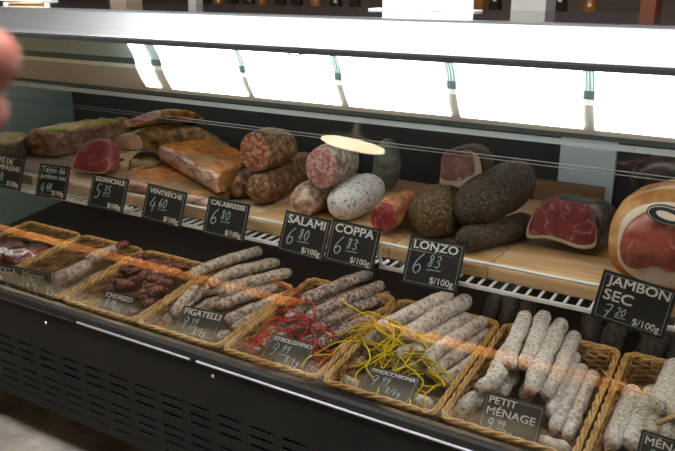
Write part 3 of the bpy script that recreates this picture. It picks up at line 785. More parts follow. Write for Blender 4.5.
DIG = {
 '0': [[(.3, 1), (.08, .7), (.05, .3), (.28, 0), (.5, .25), (.52, .7), (.3, 1)]],
 '2': [[(.05, .8), (.25, 1), (.48, .8), (.4, .5), (.05, .02), (.55, .05)]],
 '3': [[(.05, .9), (.3, 1), (.48, .78), (.2, .55), (.5, .35), (.35, .03), (.02, .1)]],
 '4': [[(.3, 1), (.02, .4), (.55, .42)], [(.45, .7), (.38, 0)]],
 '5': [[(.5, 1), (.15, 1), (.1, .58), (.4, .58), (.5, .3), (.3, .02), (.02, .1)]],
 '6': [[(.45, 1), (.12, .6), (.05, .2), (.28, 0), (.5, .2), (.35, .45), (.08, .3)]],
 '7': [[(.02, .95), (.55, 1), (.25, 0)], [(.12, .5), (.48, .55)]],
 '8': [[(.42, .9), (.2, 1), (.1, .75), (.42, .35), (.3, .02), (.08, .2), (.38, .6), (.42, .9)]],
 '9': [[(.48, .75), (.25, .5), (.05, .75), (.25, 1), (.48, .85), (.42, .4), (.25, 0)]],
 '1': [[(.1, .75), (.3, 1), (.25, 0)]],
 '$': [[(.48, .8), (.25, .9), (.08, .7), (.42, .35), (.3, .1), (.05, .2)], [(.32, 1.1), (.2, -.1)]],
 ',': [[(.2, .1), (.08, -.2)]], '/': [[(.4, 1), (.05, -.1)]],
 'k': [[(.1, 1), (.05, 0)], [(.42, .6), (.08, .3), (.42, 0)]], 'g': [[(.42, .5), (.15, .6), (.1, .2), (.4, .3), (.42, .6), (.38, -.2), (.1, -.3)]],
}
def card(pix, lines, price, unit='$/100g', grey=False, Yb=1.335, label='', hand=None, kmax=121):
    """pix = TL, BL, BR corners in the photograph; Yb = depth of the card's lower edge"""
    TL, BL, BR = pix
    b0 = at(*BL, Yb); b1 = at(*BR, Yb)
    u = (b1-b0); W = u.length; u.normalize()
    best = None
    for k in range(-60, kmax):
        Yt = Yb+k*.001
        t_ = at(*TL, Yt)-b0
        c_ = abs(t_.normalized().dot(u))
        sc = c_+max(0, abs(t_.length-.76*W)-.012*W)*2.0+(.3 if k < 3 else 0)
        if best is None or sc < best[0]: best = (sc, t_)
    v = best[1]; v = v-u*v.dot(u); Hh = v.length; v.normalize()
    n = u.cross(v)
    Mx = Matrix((u, v, n)).transposed().to_4x4(); Mx.translation = b0
    t = thing('price_card', label, 'price card', b0+u*W/2, 'black price cards')
    def place(bm): bmesh.ops.transform(bm, matrix=Mx, verts=bm.verts[:]); return bm
    bm = bmesh.new(); box(bm, 0, W, 0, Hh, -.0025, 0, .0006); plate = link_mesh('card_plate', place(bm), M['card_hazed' if grey else 'card'], t, smooth=False)
    bm = bmesh.new(); e = W*.045; w_ = W*.007
    for (x0, x1, y0, y1) in ((e, W-e, e, e+w_), (e, W-e, Hh-e-w_, Hh-e), (e, e+w_, e, Hh-e), (W-e-w_, W-e, e, Hh-e)):
        box(bm, x0, x1, y0, y1, 0, .0004)
    link_mesh('border_line', place(bm), M['border'], plate, smooth=False)
    bm = bmesh.new(); yy = Hh*.93
    for s, size, fx in lines:
        sz = size*Hh
        tm = bmesh.new(); me = text_mesh(s, sz, sz*(.016 if not hand else .005)); tm.from_mesh(me)
        xs = [q_.co.x for q_ in tm.verts]; wid = max(xs)-min(xs)
        fit = fx*W/wid
        ymn = min(q_.co.y for q_ in tm.verts); ymx = max(q_.co.y for q_ in tm.verts)
        yy -= (ymx-ymn)*fit*.85
        for q_ in tm.verts: q_.co = Vector(((q_.co.x-min(xs))*fit+W*.09, (q_.co.y-ymn)*fit*.85+yy, q_.co.z+.0005))
        me2 = bpy.data.meshes.new('x'); tm.to_mesh(me2); tm.free(); bm.from_mesh(me2); bpy.data.meshes.remove(me2)
        yy -= Hh*.035
    link_mesh('lettering', place(bm), M['chalk' if hand else 'print'], plate, smooth=False)
    if price:
        bm = bmesh.new()
        def write(s, x, y, h, r_):
            for ch in s:
                if ch != ' ':
                    for st in DIG[ch]:
                        pts = smooth_path([Vector((x+a_*h*.8+b2*h*.15, y+b2*h, .0006)) for a_, b2 in st], 4)
                        tube(bm, pts, r_, 5)
                x += h*.62
            return x
        base = yy-Hh*.05
        hbig = min(base-Hh*.07, Hh*(.42 if len(lines) == 1 else .34))
        x_ = write(price[0], W*(.14 if len(price[0]) < 2 else .10), base-hbig, hbig, W*.0085)
        x2 = x_+W*.05
        x3 = write(price[1], x2, base-hbig*.58, hbig*.58, W*.0075)
        tube(bm, [(x2, base-hbig*.74, .0006), (x3+W*.01, base-hbig*.70, .0006)], W*.006, 5)
        if len(price) > 2: write(price[2], x3-W*.02, base-hbig*1.25, hbig*.5, W*.006)
        link_mesh('price_writing', place(bm), M['chalk'], plate)
    if unit:
        bm = bmesh.new(); tm = bmesh.new(); sz = Hh*.19; tm.from_mesh(text_mesh(unit, sz, sz*.008))
        xs = [q_.co.x for q_ in tm.verts]; wid = max(xs)-min(xs)
        for q_ in tm.verts: q_.co = Vector((q_.co.x-min(xs)+W*.92-wid, q_.co.y+Hh*.10, q_.co.z+.0005))
        me2 = bpy.data.meshes.new('x'); tm.to_mesh(me2); tm.free(); bm.from_mesh(me2); bpy.data.meshes.remove(me2)
        link_mesh('unit_lettering', place(bm), M['print'], plate, smooth=False)
    if not grey:
        # clip that hooks the card over the lip rail
        top = b0+u*W/2+v*Hh*.78-n*.003
        bm = bmesh.new(); tube(bm, smooth_path([top-v*.012, top, Vector((top.x, RY-.003, LZ+.004)), Vector((top.x, RY+.006, LZ+.001))], 4), .0016, 6)
        link_mesh('clip', bm, M['white_wire'], t)
    return t
YU = 1.318
card([(-9, 152), (-14, 184), (20, 191)], [('PÂTÉ DE', .24, .60), ('CAMPAGNE', .24, .82)], ('4', '50'), Yb=YU, label='price card reading PÂTÉ DE CAMPAGNE, at the far left')
card([(40, 163), (35, 195), (65, 200)], [('Talon de', .24, .78), ('jambon sec', .24, .84)], ('4', '60'), Yb=YU, label='handwritten price card reading Talon de jambon sec', hand=True)
card([(94, 173), (87, 206), (122, 214)], [('GUANCIALE', .22, .82)], ('5', '35'), Yb=YU, label='price card reading GUANCIALE under the red ham end')
card([(148, 183), (141, 218), (180, 229)], [('VENTRÈCHE', .22, .82)], ('4', '60'), Yb=YU, label='price card reading VENTRÈCHE under the orange slabs')
card([(209, 196), (202, 233), (243, 243)], [('CALABRESSE', .21, .82)], ('6', '80'), Yb=YU, label='price card reading CALABRESSE')
card([(286, 210), (277, 250), (322, 262)], [('SALAMI', .28, .82)], ('6', '80'), Yb=YU, label='price card reading SALAMI')
card([(333, 219), (324, 260), (372, 272)], [('COPPA', .30, .80)], ('6', '83'), Yb=YU, label='price card reading COPPA')
card([(411, 235), (401, 282), (456, 294)], [('LONZO', .31, .80)], ('6', '83'), Yb=YU, label='price card reading LONZO')
card([(604, 269), (590, 316), (663, 340)], [('JAMBON', .25, .84), ('SEC', .25, .40)], ('7', '20'), Yb=YU, label='price card reading JAMBON SEC, at the right under the big ham')
YL = 1.270
card([(-8, 263), (-11, 296), (24, 302)], [('MORCILLA', .24, .84), ('SECA', .24, .40)], ('13,', '85'), '$/kg', True, 1.222, 'haze-greyed price card reading MORCILLA SECA', kmax=6)
card([(29, 269), (25, 303), (55, 309)], [('Mignon', .30, .70)], ('13,', '85'), '$/kg', True, 1.222, 'haze-greyed handwritten price card reading Mignon', hand=True, kmax=6)
card([(106, 290), (96, 310), (126, 318)], [('CHORIZO', .24, .84)], ('9', '99', '$/kg'), None, True, YL, 'price card reading CHORIZO, leaning in the basket of dark links')
card([(184, 305), (171, 332), (213, 342)], [('FIGATELLI', .25, .84)], ('9', '99', '$/kg'), None, True, YL, 'price card reading FIGATELLI, leaning in its basket')
card([(273, 333), (257, 361), (302, 374)], [('STROLGHINO', .22, .84)], ('9', '99', '$/kg'), None, True, YL, 'price card reading STROLGHINO, among red twine')
card([(370, 365), (356, 391), (408, 406)], [('FINOCCHIONA', .20, .84)], ('9', '99', '$/kg'), None, True, YL, 'price card reading FINOCCHIONA, among yellow twine')
card([(486, 391), (476, 429), (537, 447)], [('PETIT', .25, .46), ('MÉNAGE', .25, .80)], ('9', '99', '$/kg'), None, True, YL, 'price card reading PETIT MÉNAGE')
card([(642, 429), (632, 470), (696, 492)], [('MÉNAGE', .26, .84)], ('9', '99', '$/kg'), None, True, YL, 'price card reading MÉNAGE, cut by the lower right corner of the photo')

# ------------------------------------------------------------------ wicker baskets
BY, BZ = 1.238, .4475
UV = Vector((1, 0, 0)); VV = Vector((0, math.cos(A), math.sin(A))); WV = Vector((0, -math.sin(A), math.cos(A)))
BW, BD, BH = .278, .335, .066
def rect_path(w, d, rc, n=6):
    pts = []
    for cx_, cy_, a0 in ((w-rc, rc, -90), (w-rc, d-rc, 0), (rc, d-rc, 90), (rc, rc, 180)):
        for k in range(n+1):
            t_ = math.radians(a0+90*k/n); pts.append((cx_+rc*math.cos(t_), cy_+rc*math.sin(t_)))
    out = []
    for i in range(len(pts)):
        a_, b2 = Vector(pts[i]), Vector(pts[(i+1) % len(pts)]); m_ = max(1, int((b2-a_).length/.006))
        for k in range(m_): out.append(a_.lerp(b2, k/m_))
    return out
def loop_tube(bm, pts, r, n=6):
    pts = [Vector(p) for p in pts]; N = len(pts); rings = []
    for i in range(N):
        d = (pts[(i+1) % N]-pts[i-1]).normalized(); u, v = frame_of(d)
        rings.append([bm.verts.new(pts[i]+u*math.cos(t_)*r+v*math.sin(t_)*r) for t_ in [2*math.pi*k/n for k in range(n)]])
    for i in range(N):
        a_, c_ = rings[i], rings[(i+1) % N]
        for k in range(n): bm.faces.new((a_[k], a_[(k+1) % n], c_[(k+1) % n], c_[k]))
def basket_meshes(w, BD):
    wall = bmesh.new(); rows_ = 9
    for j in range(rows_):
        h = .005+(BH-.012)*j/(rows_-1); ins_ = .012*(1-j/(rows_-1))+.006
        P = rect_path(w-2*ins_, BD-2*ins_, .02); s = 0; pts = []
        for i, p in enumerate(P):
            d = (P[(i+1) % len(P)]-P[i-1]).normalized(); nn = Vector((d.y, -d.x))
            k = .0032*math.sin(i*math.pi/4+j*math.pi)
            pts.append((p.x+ins_+nn.x*k, p.y+ins_+nn.y*k, h))
        loop_tube(wall, pts, .0037, 5)
    P = rect_path(w-.02, BD-.02, .02)
    for i in range(0, len(P), 4):
        p = P[i]; c_ = Vector((w/2-.01, BD/2-.01)); b_2 = c_+(p-c_)*(1-.05)
        tube(wall, [(b_2.x+.01, b_2.y+.01, .002), (p.x+.01, p.y+.01, BH-.002)], .0022, 5)
    rim = bmesh.new(); P = rect_path(w-.012, BD-.012, .02)
    for ph in range(3):
        pts = []
        for i, p in enumerate(P):
            d = (P[(i+1) % len(P)]-P[i-1]).normalized(); nn = Vector((d.y, -d.x)); t_ = i*.42+ph*2*math.pi/3
            pts.append((p.x+.006+nn.x*.0042*math.cos(t_), p.y+.006+nn.y*.0042*math.cos(t_), BH-.003+.0042*math.sin(t_)))
        loop_tube(rim, pts, .0036, 6)
    base = bmesh.new(); box(base, .014, w-.014, .014, BD-.014, .001, .006)
    return wall, rim, base
_bm = {}
def basket(x0, label, w=BW, dep=.335):
    o = bpy.data.objects.new('wicker_basket', None); COL.objects.link(o); tag(o, label, 'basket', 'wicker baskets')
    o.location = (x0, BY, BZ); o.rotation_euler = (A, 0, 0)
    for i, (nm, mt) in enumerate((('woven_wall', M['wicker']), ('braided_rim', M['wicker_rim']), ('base', M['wicker_base']))):
        if (w, dep, i) not in _bm:
            b3 = basket_meshes(w, dep)
            for j in range(3):
                me = bpy.data.meshes.new(('woven_wall', 'braided_rim', 'base')[j])
                bmesh.ops.recalc_face_normals(b3[j], faces=b3[j].faces[:]); b3[j].to_mesh(me); b3[j].free()
                me.materials.append((M['wicker'], M['wicker_rim'], M['wicker_base'])[j])
                if j < 2:
                    for p in me.polygons: p.use_smooth = True
                _bm[(w, dep, j)] = me
        c_ = bpy.data.objects.new(nm, _bm[(w, dep, i)]); c_.parent = o; COL.objects.link(c_)
    return o
bx = {}
for key, px in (('chor', (62, 303)), ('fig', (137, 327)), ('stro', (222, 351)), ('fin', (324, 382)), ('pet', (438, 415)), ('men', (572, 451))):
    pass
GAP = .284
XP = at(438, 414, 1.235).x
for i, (key, lab) in enumerate((('men', 'wicker basket of white sausages at the lower right corner'), ('pet', 'wicker basket holding the PETIT MÉNAGE card'), ('fin', 'wicker basket with yellow twine and the FINOCCHIONA card'),
                                ('stro', 'wicker basket with red twine and the STROLGHINO card'), ('fig', 'wicker basket holding the FIGATELLI card'), ('chor', 'wicker basket of dark links with the CHORIZO card'),
                                ('mig', 'wicker basket behind the Mignon card'), ('mor', 'wicker basket of wrapped red sausages behind the MORCILLA card'))):
    bx[key] = XP+GAP*(1-i); basket(bx[key], lab, BW, .405 if i < 4 else .345)
B0 = Vector((0, BY, BZ))
def onb(x, y, h): return hit(x, y, B0+WV*h, WV)

ORD = ['first', 'second', 'third', 'fourth', 'fifth', 'sixth', 'seventh', 'eighth', 'ninth', 'tenth', 'eleventh', 'twelfth', 'thirteenth', 'fourteenth', 'fifteenth', 'sixteenth', 'seventeenth', 'eighteenth'] + ['nineteenth', 'twentieth', 'twenty-first', 'twenty-second', 'twenty-third', 'twenty-fourth', 'twenty-fifth', 'twenty-sixth', 'twenty-seventh', 'twenty-eighth']
def twine(root, p, col, nst, L, rr, spread, seed, up=0.35):
    R = random.Random(seed); bm = bmesh.new()
    # a few turns around the end, then loose strands
    for s in range(nst):
        a_ = R.uniform(0, 2*math.pi); d = Vector((math.cos(a_)*spread, math.sin(a_)*spread*.7-.25, R.uniform(-.1, up)+.1)).normalized()
        q_ = p+Vector((R.uniform(-.01, .01), -.004, R.uniform(0, .014))); pts = [q_]
        l_ = L*R.uniform(.5, 1.1)
        for k in range(5):
            d = (d+Vector((R.uniform(-.6, .6), R.uniform(-.6, .6), R.uniform(-.65, .15)))).normalized()
            q_ = q_+d*(l_/5)
            lo = B0+WV*.02; hgt = (q_-lo).dot(WV)
            if hgt < 0: q_ = q_-WV*hgt
            if (q_-B0).dot(WV) < BH+.02: q_.y = max(q_.y, BY+.022)
            else: q_.y = max(q_.y, BY+.008)
            pts.append(q_)
        tube(bm, smooth_path(pts, 5), rr, 5)
    o = link_mesh('twine', bm, col, root); return o
def sausages(items, basket_name, adj, mat, group, name='dry_sausage', tw=None, lump=.07, wob=.25, tips=None):
    lump *= 1.15
    """items: row -> list of ((x,y,h)...path, radius)"""
    k = 0
    for row, lst in items:
        lst = sorted(lst, key=lambda it: it[0][0][0])
        for i, (path, r) in enumerate(lst):
            k += 1
            P = [onb(*p) for p in path]
            if len(P) == 2: P.insert(1, (P[0]+P[1])/2)
            wb = random.Random(k*13+len(adj)); P[1] = P[1]+Vector((wb.uniform(-1, 1), wb.uniform(-.5, .5), wb.uniform(-.1, .6)))*r*wob
            place = 'leftmost' if i == 0 and len(lst) > 1 else 'rightmost' if i == len(lst)-1 and len(lst) > 1 else (ORD[i]+' from the left' if len(lst) > 1 else 'the only one')
            lab = f'{adj} sausage in the {basket_name} basket, {place} {row}'
            o = link_mesh(name, sausage_bm(P, r, 18, k+len(adj), lump, (1, 1), .05), mat); tag(o, lab, 'sausage', group)
            if tips and not row.startswith('lying'):
                d_ = (P[0]-P[1]).normalized(); tp = P[0]+d_*r*.02
                o3 = link_mesh('end_tip', sausage_bm([tp-d_*r*.4, tp, tp+d_*r*.22], r*tips[0], 12, k+90, .12), tips[1], o); o3['label'] = tips[2]
            if tw and (len(path[0]) > 2) and tw.get(row, 0):
                o2 = twine(o, P[0], tw['mat'], tw[row], tw['L'], tw['r'], 1, k*3+1); o2['label'] = tw['label']
# Figatelli
sausages([('in the top layer', [([(190, 275, .085), (216, 264, .088), (262, 250, .088)], .0165), ([(209, 284, .080), (232, 273, .08), (280, 262, .08)], .0165), ([(219, 294, .074), (245, 284, .076), (292, 272, .076)], .0165)]),
          ('in the middle layer', [([(197, 287, .056), (186, 300, .050), (172, 315, .044)], .0155), ([(206, 292, .052), (240, 281, .054)], .0155), ([(216, 307, .048), (240, 299, .048), (285, 284, .048)], .0165)]),
          ('in the bottom layer', [([(164, 322, .028), (176, 312, .024), (200, 296, .024)], .015), ([(208, 305, .030), (250, 292, .028)], .0155), ([(194, 312, .024), (230, 300, .024)], .015), ([(225, 322, .030), (248, 312, .028), (298, 292, .028)], .0165), ([(178, 326, .020), (192, 315, .020), (214, 300, .020)], .0145), ([(183, 308, .036), (196, 296, .036), (214, 284, .036)], .0145), ([(232, 330, .020), (256, 318, .020), (296, 300, .020)], .015)]),
          ('lying across the front', [([(214, 340, .025), (222, 336, .026), (232, 334, .028)], .0125)])],
         'FIGATELLI', 'brown-white', M['figatelli'], 'figatelli sausages', tips=(.62, M['end_meat'], 'brown cut end'))
# Strolghino
sausages([('in the top layer', [([(301, 302, .088), (325, 292, .09), (372, 272, .09)], .0165), ([(306, 320, .074), (332, 306, .076), (384, 284, .076)], .0165)]),
          ('in the middle layer', [([(285, 320, .052), (305, 311, .052), (345, 296, .052)], .0155), ([(312, 331, .050), (338, 316, .050), (390, 294, .050)], .016)]),
          ('in the bottom layer', [([(268, 334, .026), (290, 323, .024), (330, 308, .024)], .0145), ([(290, 332, .026), (320, 318, .024)], .0145), ([(262, 346, .02), (280, 336, .02), (310, 318, .02)], .014), ([(300, 346, .022), (322, 334, .022), (362, 314, .022)], .0145), ([(318, 346, .030), (345, 331, .028), (395, 308, .028)], .016), ([(331, 358, .024), (356, 343, .024), (396, 322, .024)], .0155)]),
          ('lying across the front', [([(253, 352, .028), (262, 351, .028)], .011), ([(301, 368, .026), (312, 371, .026), (317, 374, .026)], .0125)])],
         'STROLGHINO', 'dark frosted', M['strolghino'], 'strolghino sausages', tips=(.55, M['end_meat'], 'brown end'),
         tw={'mat': M['red_twine'], 'in the top layer': 5, 'in the middle layer': 7, 'in the bottom layer': 6, 'lying across the front': 5, 'L': .15, 'r': .0018, 'label': 'loose red twine'})
# Finocchiona
sausages([('in the top layer', [([(376, 328, .100), (400, 318, .10), (430, 306, .10)], .0175), ([(390, 324, .104), (414, 312, .106), (452, 294, .106)], .019), ([(403, 338, .086), (428, 322, .088), (470, 298, .088)], .021)]),
          ('in the middle layer', [([(363, 345, .060), (380, 336, .06), (410, 322, .06)], .0165), ([(396, 357, .056), (415, 347, .056), (450, 330, .056)], .017), ([(414, 352, .060), (432, 340, .06), (470, 316, .06)], .018), ([(425, 362, .058), (446, 346, .058), (486, 320, .058)], .018)]),
          ('in the bottom layer', [([(374, 352, .026), (395, 342, .026)], .016), ([(352, 366, .022), (366, 354, .022), (386, 338, .022)], .0155), ([(380, 362, .024), (396, 350, .024), (420, 334, .024)], .016), ([(410, 372, .022), (426, 358, .022), (456, 336, .022)], .0165), ([(392, 366, .028), (414, 354, .026)], .016), ([(428, 376, .030), (452, 358, .03), (490, 332, .03)], .0175), ([(440, 385, .024), (462, 370, .024), (492, 348, .024)], .017)]),
          ('lying across the front', [([(341, 379, .028), (350, 383, .028), (361, 388, .028)], .0135), ([(411, 400, .026), (421, 401, .028), (433, 407, .026)], .014)])],
         'FINOCCHIONA', 'pale grey', M['finocchiona'], 'finocchiona sausages',
         tw={'mat': M['yellow_twine'], 'in the top layer': 9, 'in the middle layer': 7, 'in the bottom layer': 5, 'lying across the front': 1, 'L': .15, 'r': .0019, 'label': 'loose yellow twine'})
# Petit ménage
sausages([('in the top layer', [([(476, 388, .070), (489, 381, .078), (502, 364, .084), (512, 345, .088)], .0205), ([(508, 368, .094), (515, 346, .10), (527, 314, .102)], .0185), ([(523, 368, .092), (530, 346, .098), (544, 314, .10)], .0185), ([(530, 393, .074), (542, 364, .082), (562, 322, .084)], .0205), ([(545, 398, .056), (556, 372, .062), (575, 334, .064)], .0175)]),
          ('in the bottom layer', [([(458, 414, .030), (467, 408, .034), (484, 396, .036)], .019), ([(505, 382, .050), (512, 372, .05)], .018), ([(524, 398, .030), (540, 372, .03)], .018), ([(549, 416, .034), (560, 392, .038), (576, 354, .038)], .0165), ([(553, 432, .026), (565, 406, .028), (583, 366, .028)], .0155), ([(566, 438, .024), (577, 412, .024), (594, 372, .024)], .0155), ([(480, 398, .026), (492, 378, .026), (506, 352, .026)], .018), ([(494, 400, .026), (506, 380, .026), (522, 352, .026)], .018), ([(500, 396, .045), (512, 370, .045), (526, 346, .045)], .016)]),
          ('lying across the front', [([(536, 440, .030), (552, 446, .030), (571, 450, .030)], .0165)])],
         'PETIT MÉNAGE', 'white-bloomed', M['petit'], 'petit ménage sausages', lump=.11, wob=.5, tips=(.5, M['end_meat'], 'brown pinched end'))
# corner basket
sausages([('in the upper layer', [([(658, 410, .07), (664, 390, .07), (676, 362, .07)], .022), ([(676, 420, .068), (684, 400, .07), (700, 372, .07)], .021)]),
          ('in the lower layer', [([(609, 448, .03), (617, 424, .03), (634, 388, .03)], .0205), ([(629, 448, .03), (638, 424, .03), (654, 388, .03)], .019), ([(650, 436, .03), (656, 414, .03), (668, 388, .03)], .019), ([(668, 440, .03), (676, 416, .03), (690, 388, .03)], .019), ([(690, 450, .03), (700, 424, .03)], .02)])],
         'lower right corner', 'white-floured', M['petit'], 'white sausages in the corner basket',
         tw={'mat': M['straw_twine'], 'in the upper layer': 3, 'in the lower layer': 2, 'L': .14, 'r': .0013, 'label': 'loose straw-coloured twine'})
p = onb(657, 424, .088); bm = bmesh.new(); tube(bm, [p, p+Vector((.025, .02, .012)), p+Vector((.05, .035, .02))], [.005, .006, .005], 10)
tag(link_mesh('wooden_peg', bm, M['straw_stick']), 'small straw-coloured stick on the white sausages in the corner basket', 'stick')
# Mignon
sausages([('in front of the thinner ones', [([(50, 283, .060), (70, 275, .062), (91, 264, .062)], .024)]),
          ('behind and below it', [([(86, 262, .046), (104, 254, .046), (124, 247, .046)], .0185), ([(60, 298, .018), (80, 287, .016), (103, 274, .016)], .014)])],
         'Mignon', 'pink-white', M['mignon'], 'mignon sausages')
# Chorizo links
ch = [(105, 290, .03), (113, 276, .05), (120, 271, .06), (125, 268, .05), (134, 272, .05), (123, 246, .10), (133, 263, .07), (142, 258, .08), (144, 294, .04), (150, 289, .05), (156, 281, .06), (152, 285, .03), (149, 304, .03), (141, 299, .03), (129, 314, .03), (127, 286, .03), (120, 284, .03), (158, 275, .07), (146, 276, .05), (165, 284, .06), (172, 274, .07), (166, 266, .08), (154, 264, .08), (178, 268, .07), (158, 292, .045), (116, 283, .03), (137, 281, .04)]
R = random.Random(11)
ch = sorted(ch)
for i, (x, y, h) in enumerate(ch):
    c = onb(x, y, h*.85); a_ = R.uniform(.2, 1.3); L = R.uniform(.022, .034)
    d = Vector((math.sin(a_), math.cos(a_), R.uniform(-.1, .2)))*L
    o = link_mesh('chorizo_link', sausage_bm([c-d, c+Vector((0, 0, .004)), c+d], R.uniform(.0125, .0155), 12, i, .12), M['chorizo'])
    tag(o, 'dark red chorizo link, '+('leftmost' if i == 0 else 'rightmost' if i == len(ch)-1 else ORD[i]+' from the left')+' in the CHORIZO basket', 'sausage', 'chorizo links')
# Morcilla in clear bags
for i, (x, y, h, lab) in enumerate(((6, 252, .03, 'clear plastic pack of red morcilla at the left edge of the photo'), (30, 256, .04, 'clear plastic pack of red morcilla, beside the Mignon basket'))):
    c = onb(x, y, h); t = thing('wrapped_sausages', lab, 'packed sausages', c-WV*.03, 'packs of morcilla')
    for k in range(3):
        p = c+Vector((-.035+.035*k, .0, .004*(k % 2))); d = Vector((.012, .06, .006))
        link_mesh('sausage', sausage_bm([p-d, p, p+d], .0165, 14, k+i*5, .06), M['morcilla'], t)
    qb = [c+Vector(v) for v in ((-.062, -.085, 0), (.062, -.085, 0), (.066, .085, 0), (-.058, .085, 0))]
    link_mesh('plastic_bag', blob_bm(qb, c.z-.026, c.z+.032, 3.2, 40+i, .008, 14), M['wrap'], t)['label'] = 'clear crinkled plastic bag'
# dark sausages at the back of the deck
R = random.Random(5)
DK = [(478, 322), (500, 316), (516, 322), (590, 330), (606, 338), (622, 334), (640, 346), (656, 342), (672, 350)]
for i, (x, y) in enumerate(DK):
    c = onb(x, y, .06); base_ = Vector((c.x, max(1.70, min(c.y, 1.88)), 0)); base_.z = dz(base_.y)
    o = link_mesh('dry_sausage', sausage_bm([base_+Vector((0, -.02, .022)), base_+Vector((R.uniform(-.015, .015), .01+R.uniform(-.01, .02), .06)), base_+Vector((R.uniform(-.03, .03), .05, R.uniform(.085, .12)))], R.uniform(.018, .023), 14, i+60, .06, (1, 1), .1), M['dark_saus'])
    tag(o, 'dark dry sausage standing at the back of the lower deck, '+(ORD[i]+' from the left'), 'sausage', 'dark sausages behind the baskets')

# ------------------------------------------------------------------ on top of the counter and beyond
def sign_holder(px0, px1, ybase, Y, hgt, label, base=True):
    a_, b2 = at(px0, ybase, Y), at(px1, ybase, Y); z = 1.278
    t = thing('sign_holder', label, 'sign holder', ((a_.x+b2.x)/2, Y, z), 'white sign holders')
    bm = bmesh.new(); box(bm, a_.x, b2.x, Y-.004, Y+.004, z+.004, z+hgt, .001); link_mesh('panel', bm, M['paper'], t, smooth=False)
    bm = bmesh.new(); box(bm, a_.x-.03, b2.x+.015, Y-.03, Y+.03, z, z+.004, .001); link_mesh('foot', bm, M['paper'], t, smooth=False)
sign_holder(383, 473, 11, 1.88, .22, 'white sign holder standing on the counter top, middle of the photo')
sign_holder(4, 49, 4, 1.90, .22, 'white sign holder standing on the counter top at the far left')
p0 = at(50, 7, 1.78); bm = bmesh.new(); tube(bm, [(p0.x, 1.62, 1.282), (p0.x+.12, 1.66, 1.282)], .004, 8); tag(link_mesh('wooden_stick', bm, M['straw_stick']), 'thin wooden stick lying on the counter top at the left', 'stick')
# posts
def post(px0, px1, Y, mat, label):
    a_, b2 = at(px0, 5, Y), at(px1, 5, Y); bm = bmesh.new(); box(bm, a_.x, b2.x, Y, Y+(b2.x-a_.x), 0, ZC, .004)
    tag(link_mesh('post', bm, mat, smooth=False), label, 'post', 'posts behind the counter')
post(110, 126, 3.2, M['pillar_tan'], 'tan square post behind the counter, left of the others')
post(188, 196, 3.2, M['pillar'], 'slim pale post behind the counter, left of the bottles')
post(511, 546, 2.9, M['pillar'], 'wide grey post behind the right part of the counter')
# back bar with bottles
t = thing('back_bar', 'dark wooden back bar with a shelf behind the counter', 'cabinet', (-2.6, 4.1, 0))
bm = bmesh.new(); box(bm, -6.0, 1.2, 3.85, 4.4, .0, 1.04); link_mesh('cabinet', bm, M['shelf_wood'], t, smooth=False)
bm = bmesh.new(); box(bm, -6.05, 1.25, 3.80, 4.42, 1.04, 1.08, .004); link_mesh('worktop', bm, M['bench'], t, smooth=False)
for k in range(14):
    px = [206, 219, 233, 250, 262, 281, 297, 316, 336, 355, 480, 495, 560, 590][k]
    p = at(px, 10, 4.0); R = random.Random(k); h_ = R.uniform(.22, .34); rr = R.uniform(.032, .04)
    bm = bmesh.new(); tube(bm, [(p.x, 4, 1.08+h_*s) for s in (0, .02, .55, .68, .78, .97, .975, 1)], [rr*.9, rr, rr, rr*.8, rr*.36, rr*.34, rr*.42, rr*.42], 16)
    lab = f'blurred bottle on the back bar, {ORD[k]} from the left'
    tag(link_mesh('bottle', bm, M['bottle_amber' if k % 3 == 1 else 'bottle_dark']), lab, 'bottle', 'bottles on the back bar')
p = at(640, 8, 3.9); bm = bmesh.new(); box(bm, p.x-.0, p.x+.07, 3.9, 4.1, 1.08, 1.6, .004); tag(link_mesh('box', bm, M['red_box'], smooth=False), 'rust-brown box on the back bar at the right', 'box')

# bench across the aisle (it mirrors in the glass) and a pendant lamp over it
t = thing('bench', 'long orange wooden bench across the aisle, mirrored in the counter glass', 'bench', (-4.3, -1.8, 0), 'aisle benches')
def bench(root, x0, x1):
    bm = bmesh.new(); box(bm, x0, x1, -1.66, -1.5, .456, .502, .004); link_mesh('seat', bm, M['bench'], root, smooth=False)
    for xx in (x0+.15, x1-.15):
        bm = bmesh.new(); box(bm, xx-.04, xx+.04, -1.64, -1.52, 0, .456); link_mesh('leg', bm, M['shelf_wood'], root, smooth=False)
bench(t, -6.4, -2.55)
t = thing('bench', 'short orange wooden bench across the aisle, behind the camera', 'bench', (-1.2, -1.8, 0), 'aisle benches')
bench(t, -2.25, -.35)
def spot(x, power):  # added lamps, out of view, that brighten the bench for its reflection
    tt = thing('added_spot', f'black ceiling lamp added to light the mirrored bench, {"left" if x < -4.5 else "middle" if x < -2 else "right"} one', 'light', (x, -.7, ZC-.2), 'added bench lamps')
    bm = bmesh.new(); tube(bm, [(x, -.7, ZC), (x, -.7, ZC-.1)], .012, 8); link_mesh('stem', bm, M['lamp_shade'], tt)
    a_ = Vector((x, -.7, ZC-.1)); d = (Vector((x, -1.53, .50))-a_).normalized()
    bm = bmesh.new(); tube(bm, [a_-d*.02, a_, a_+d*.08, a_+d*.13], [.03, .045, .05, .052], 18, cap=True); link_mesh('head', bm, M['lamp_shade'], tt)
    L = bpy.data.lights.new('bench_fill_spot', 'SPOT'); L.energy = power; L.spot_size = math.radians(44); L.spot_blend = .5; L.color = (1, .84, .62); L.shadow_soft_size = .04
    lo = bpy.data.objects.new('bench_fill_spot', L); COL.objects.link(lo); lo.location = a_+d*.15; lo.rotation_euler = d.to_track_quat('-Z', 'Y').to_euler()
for x in (-5.6, -4.4, -3.3, -2.0, -.8): spot(x, 4200)
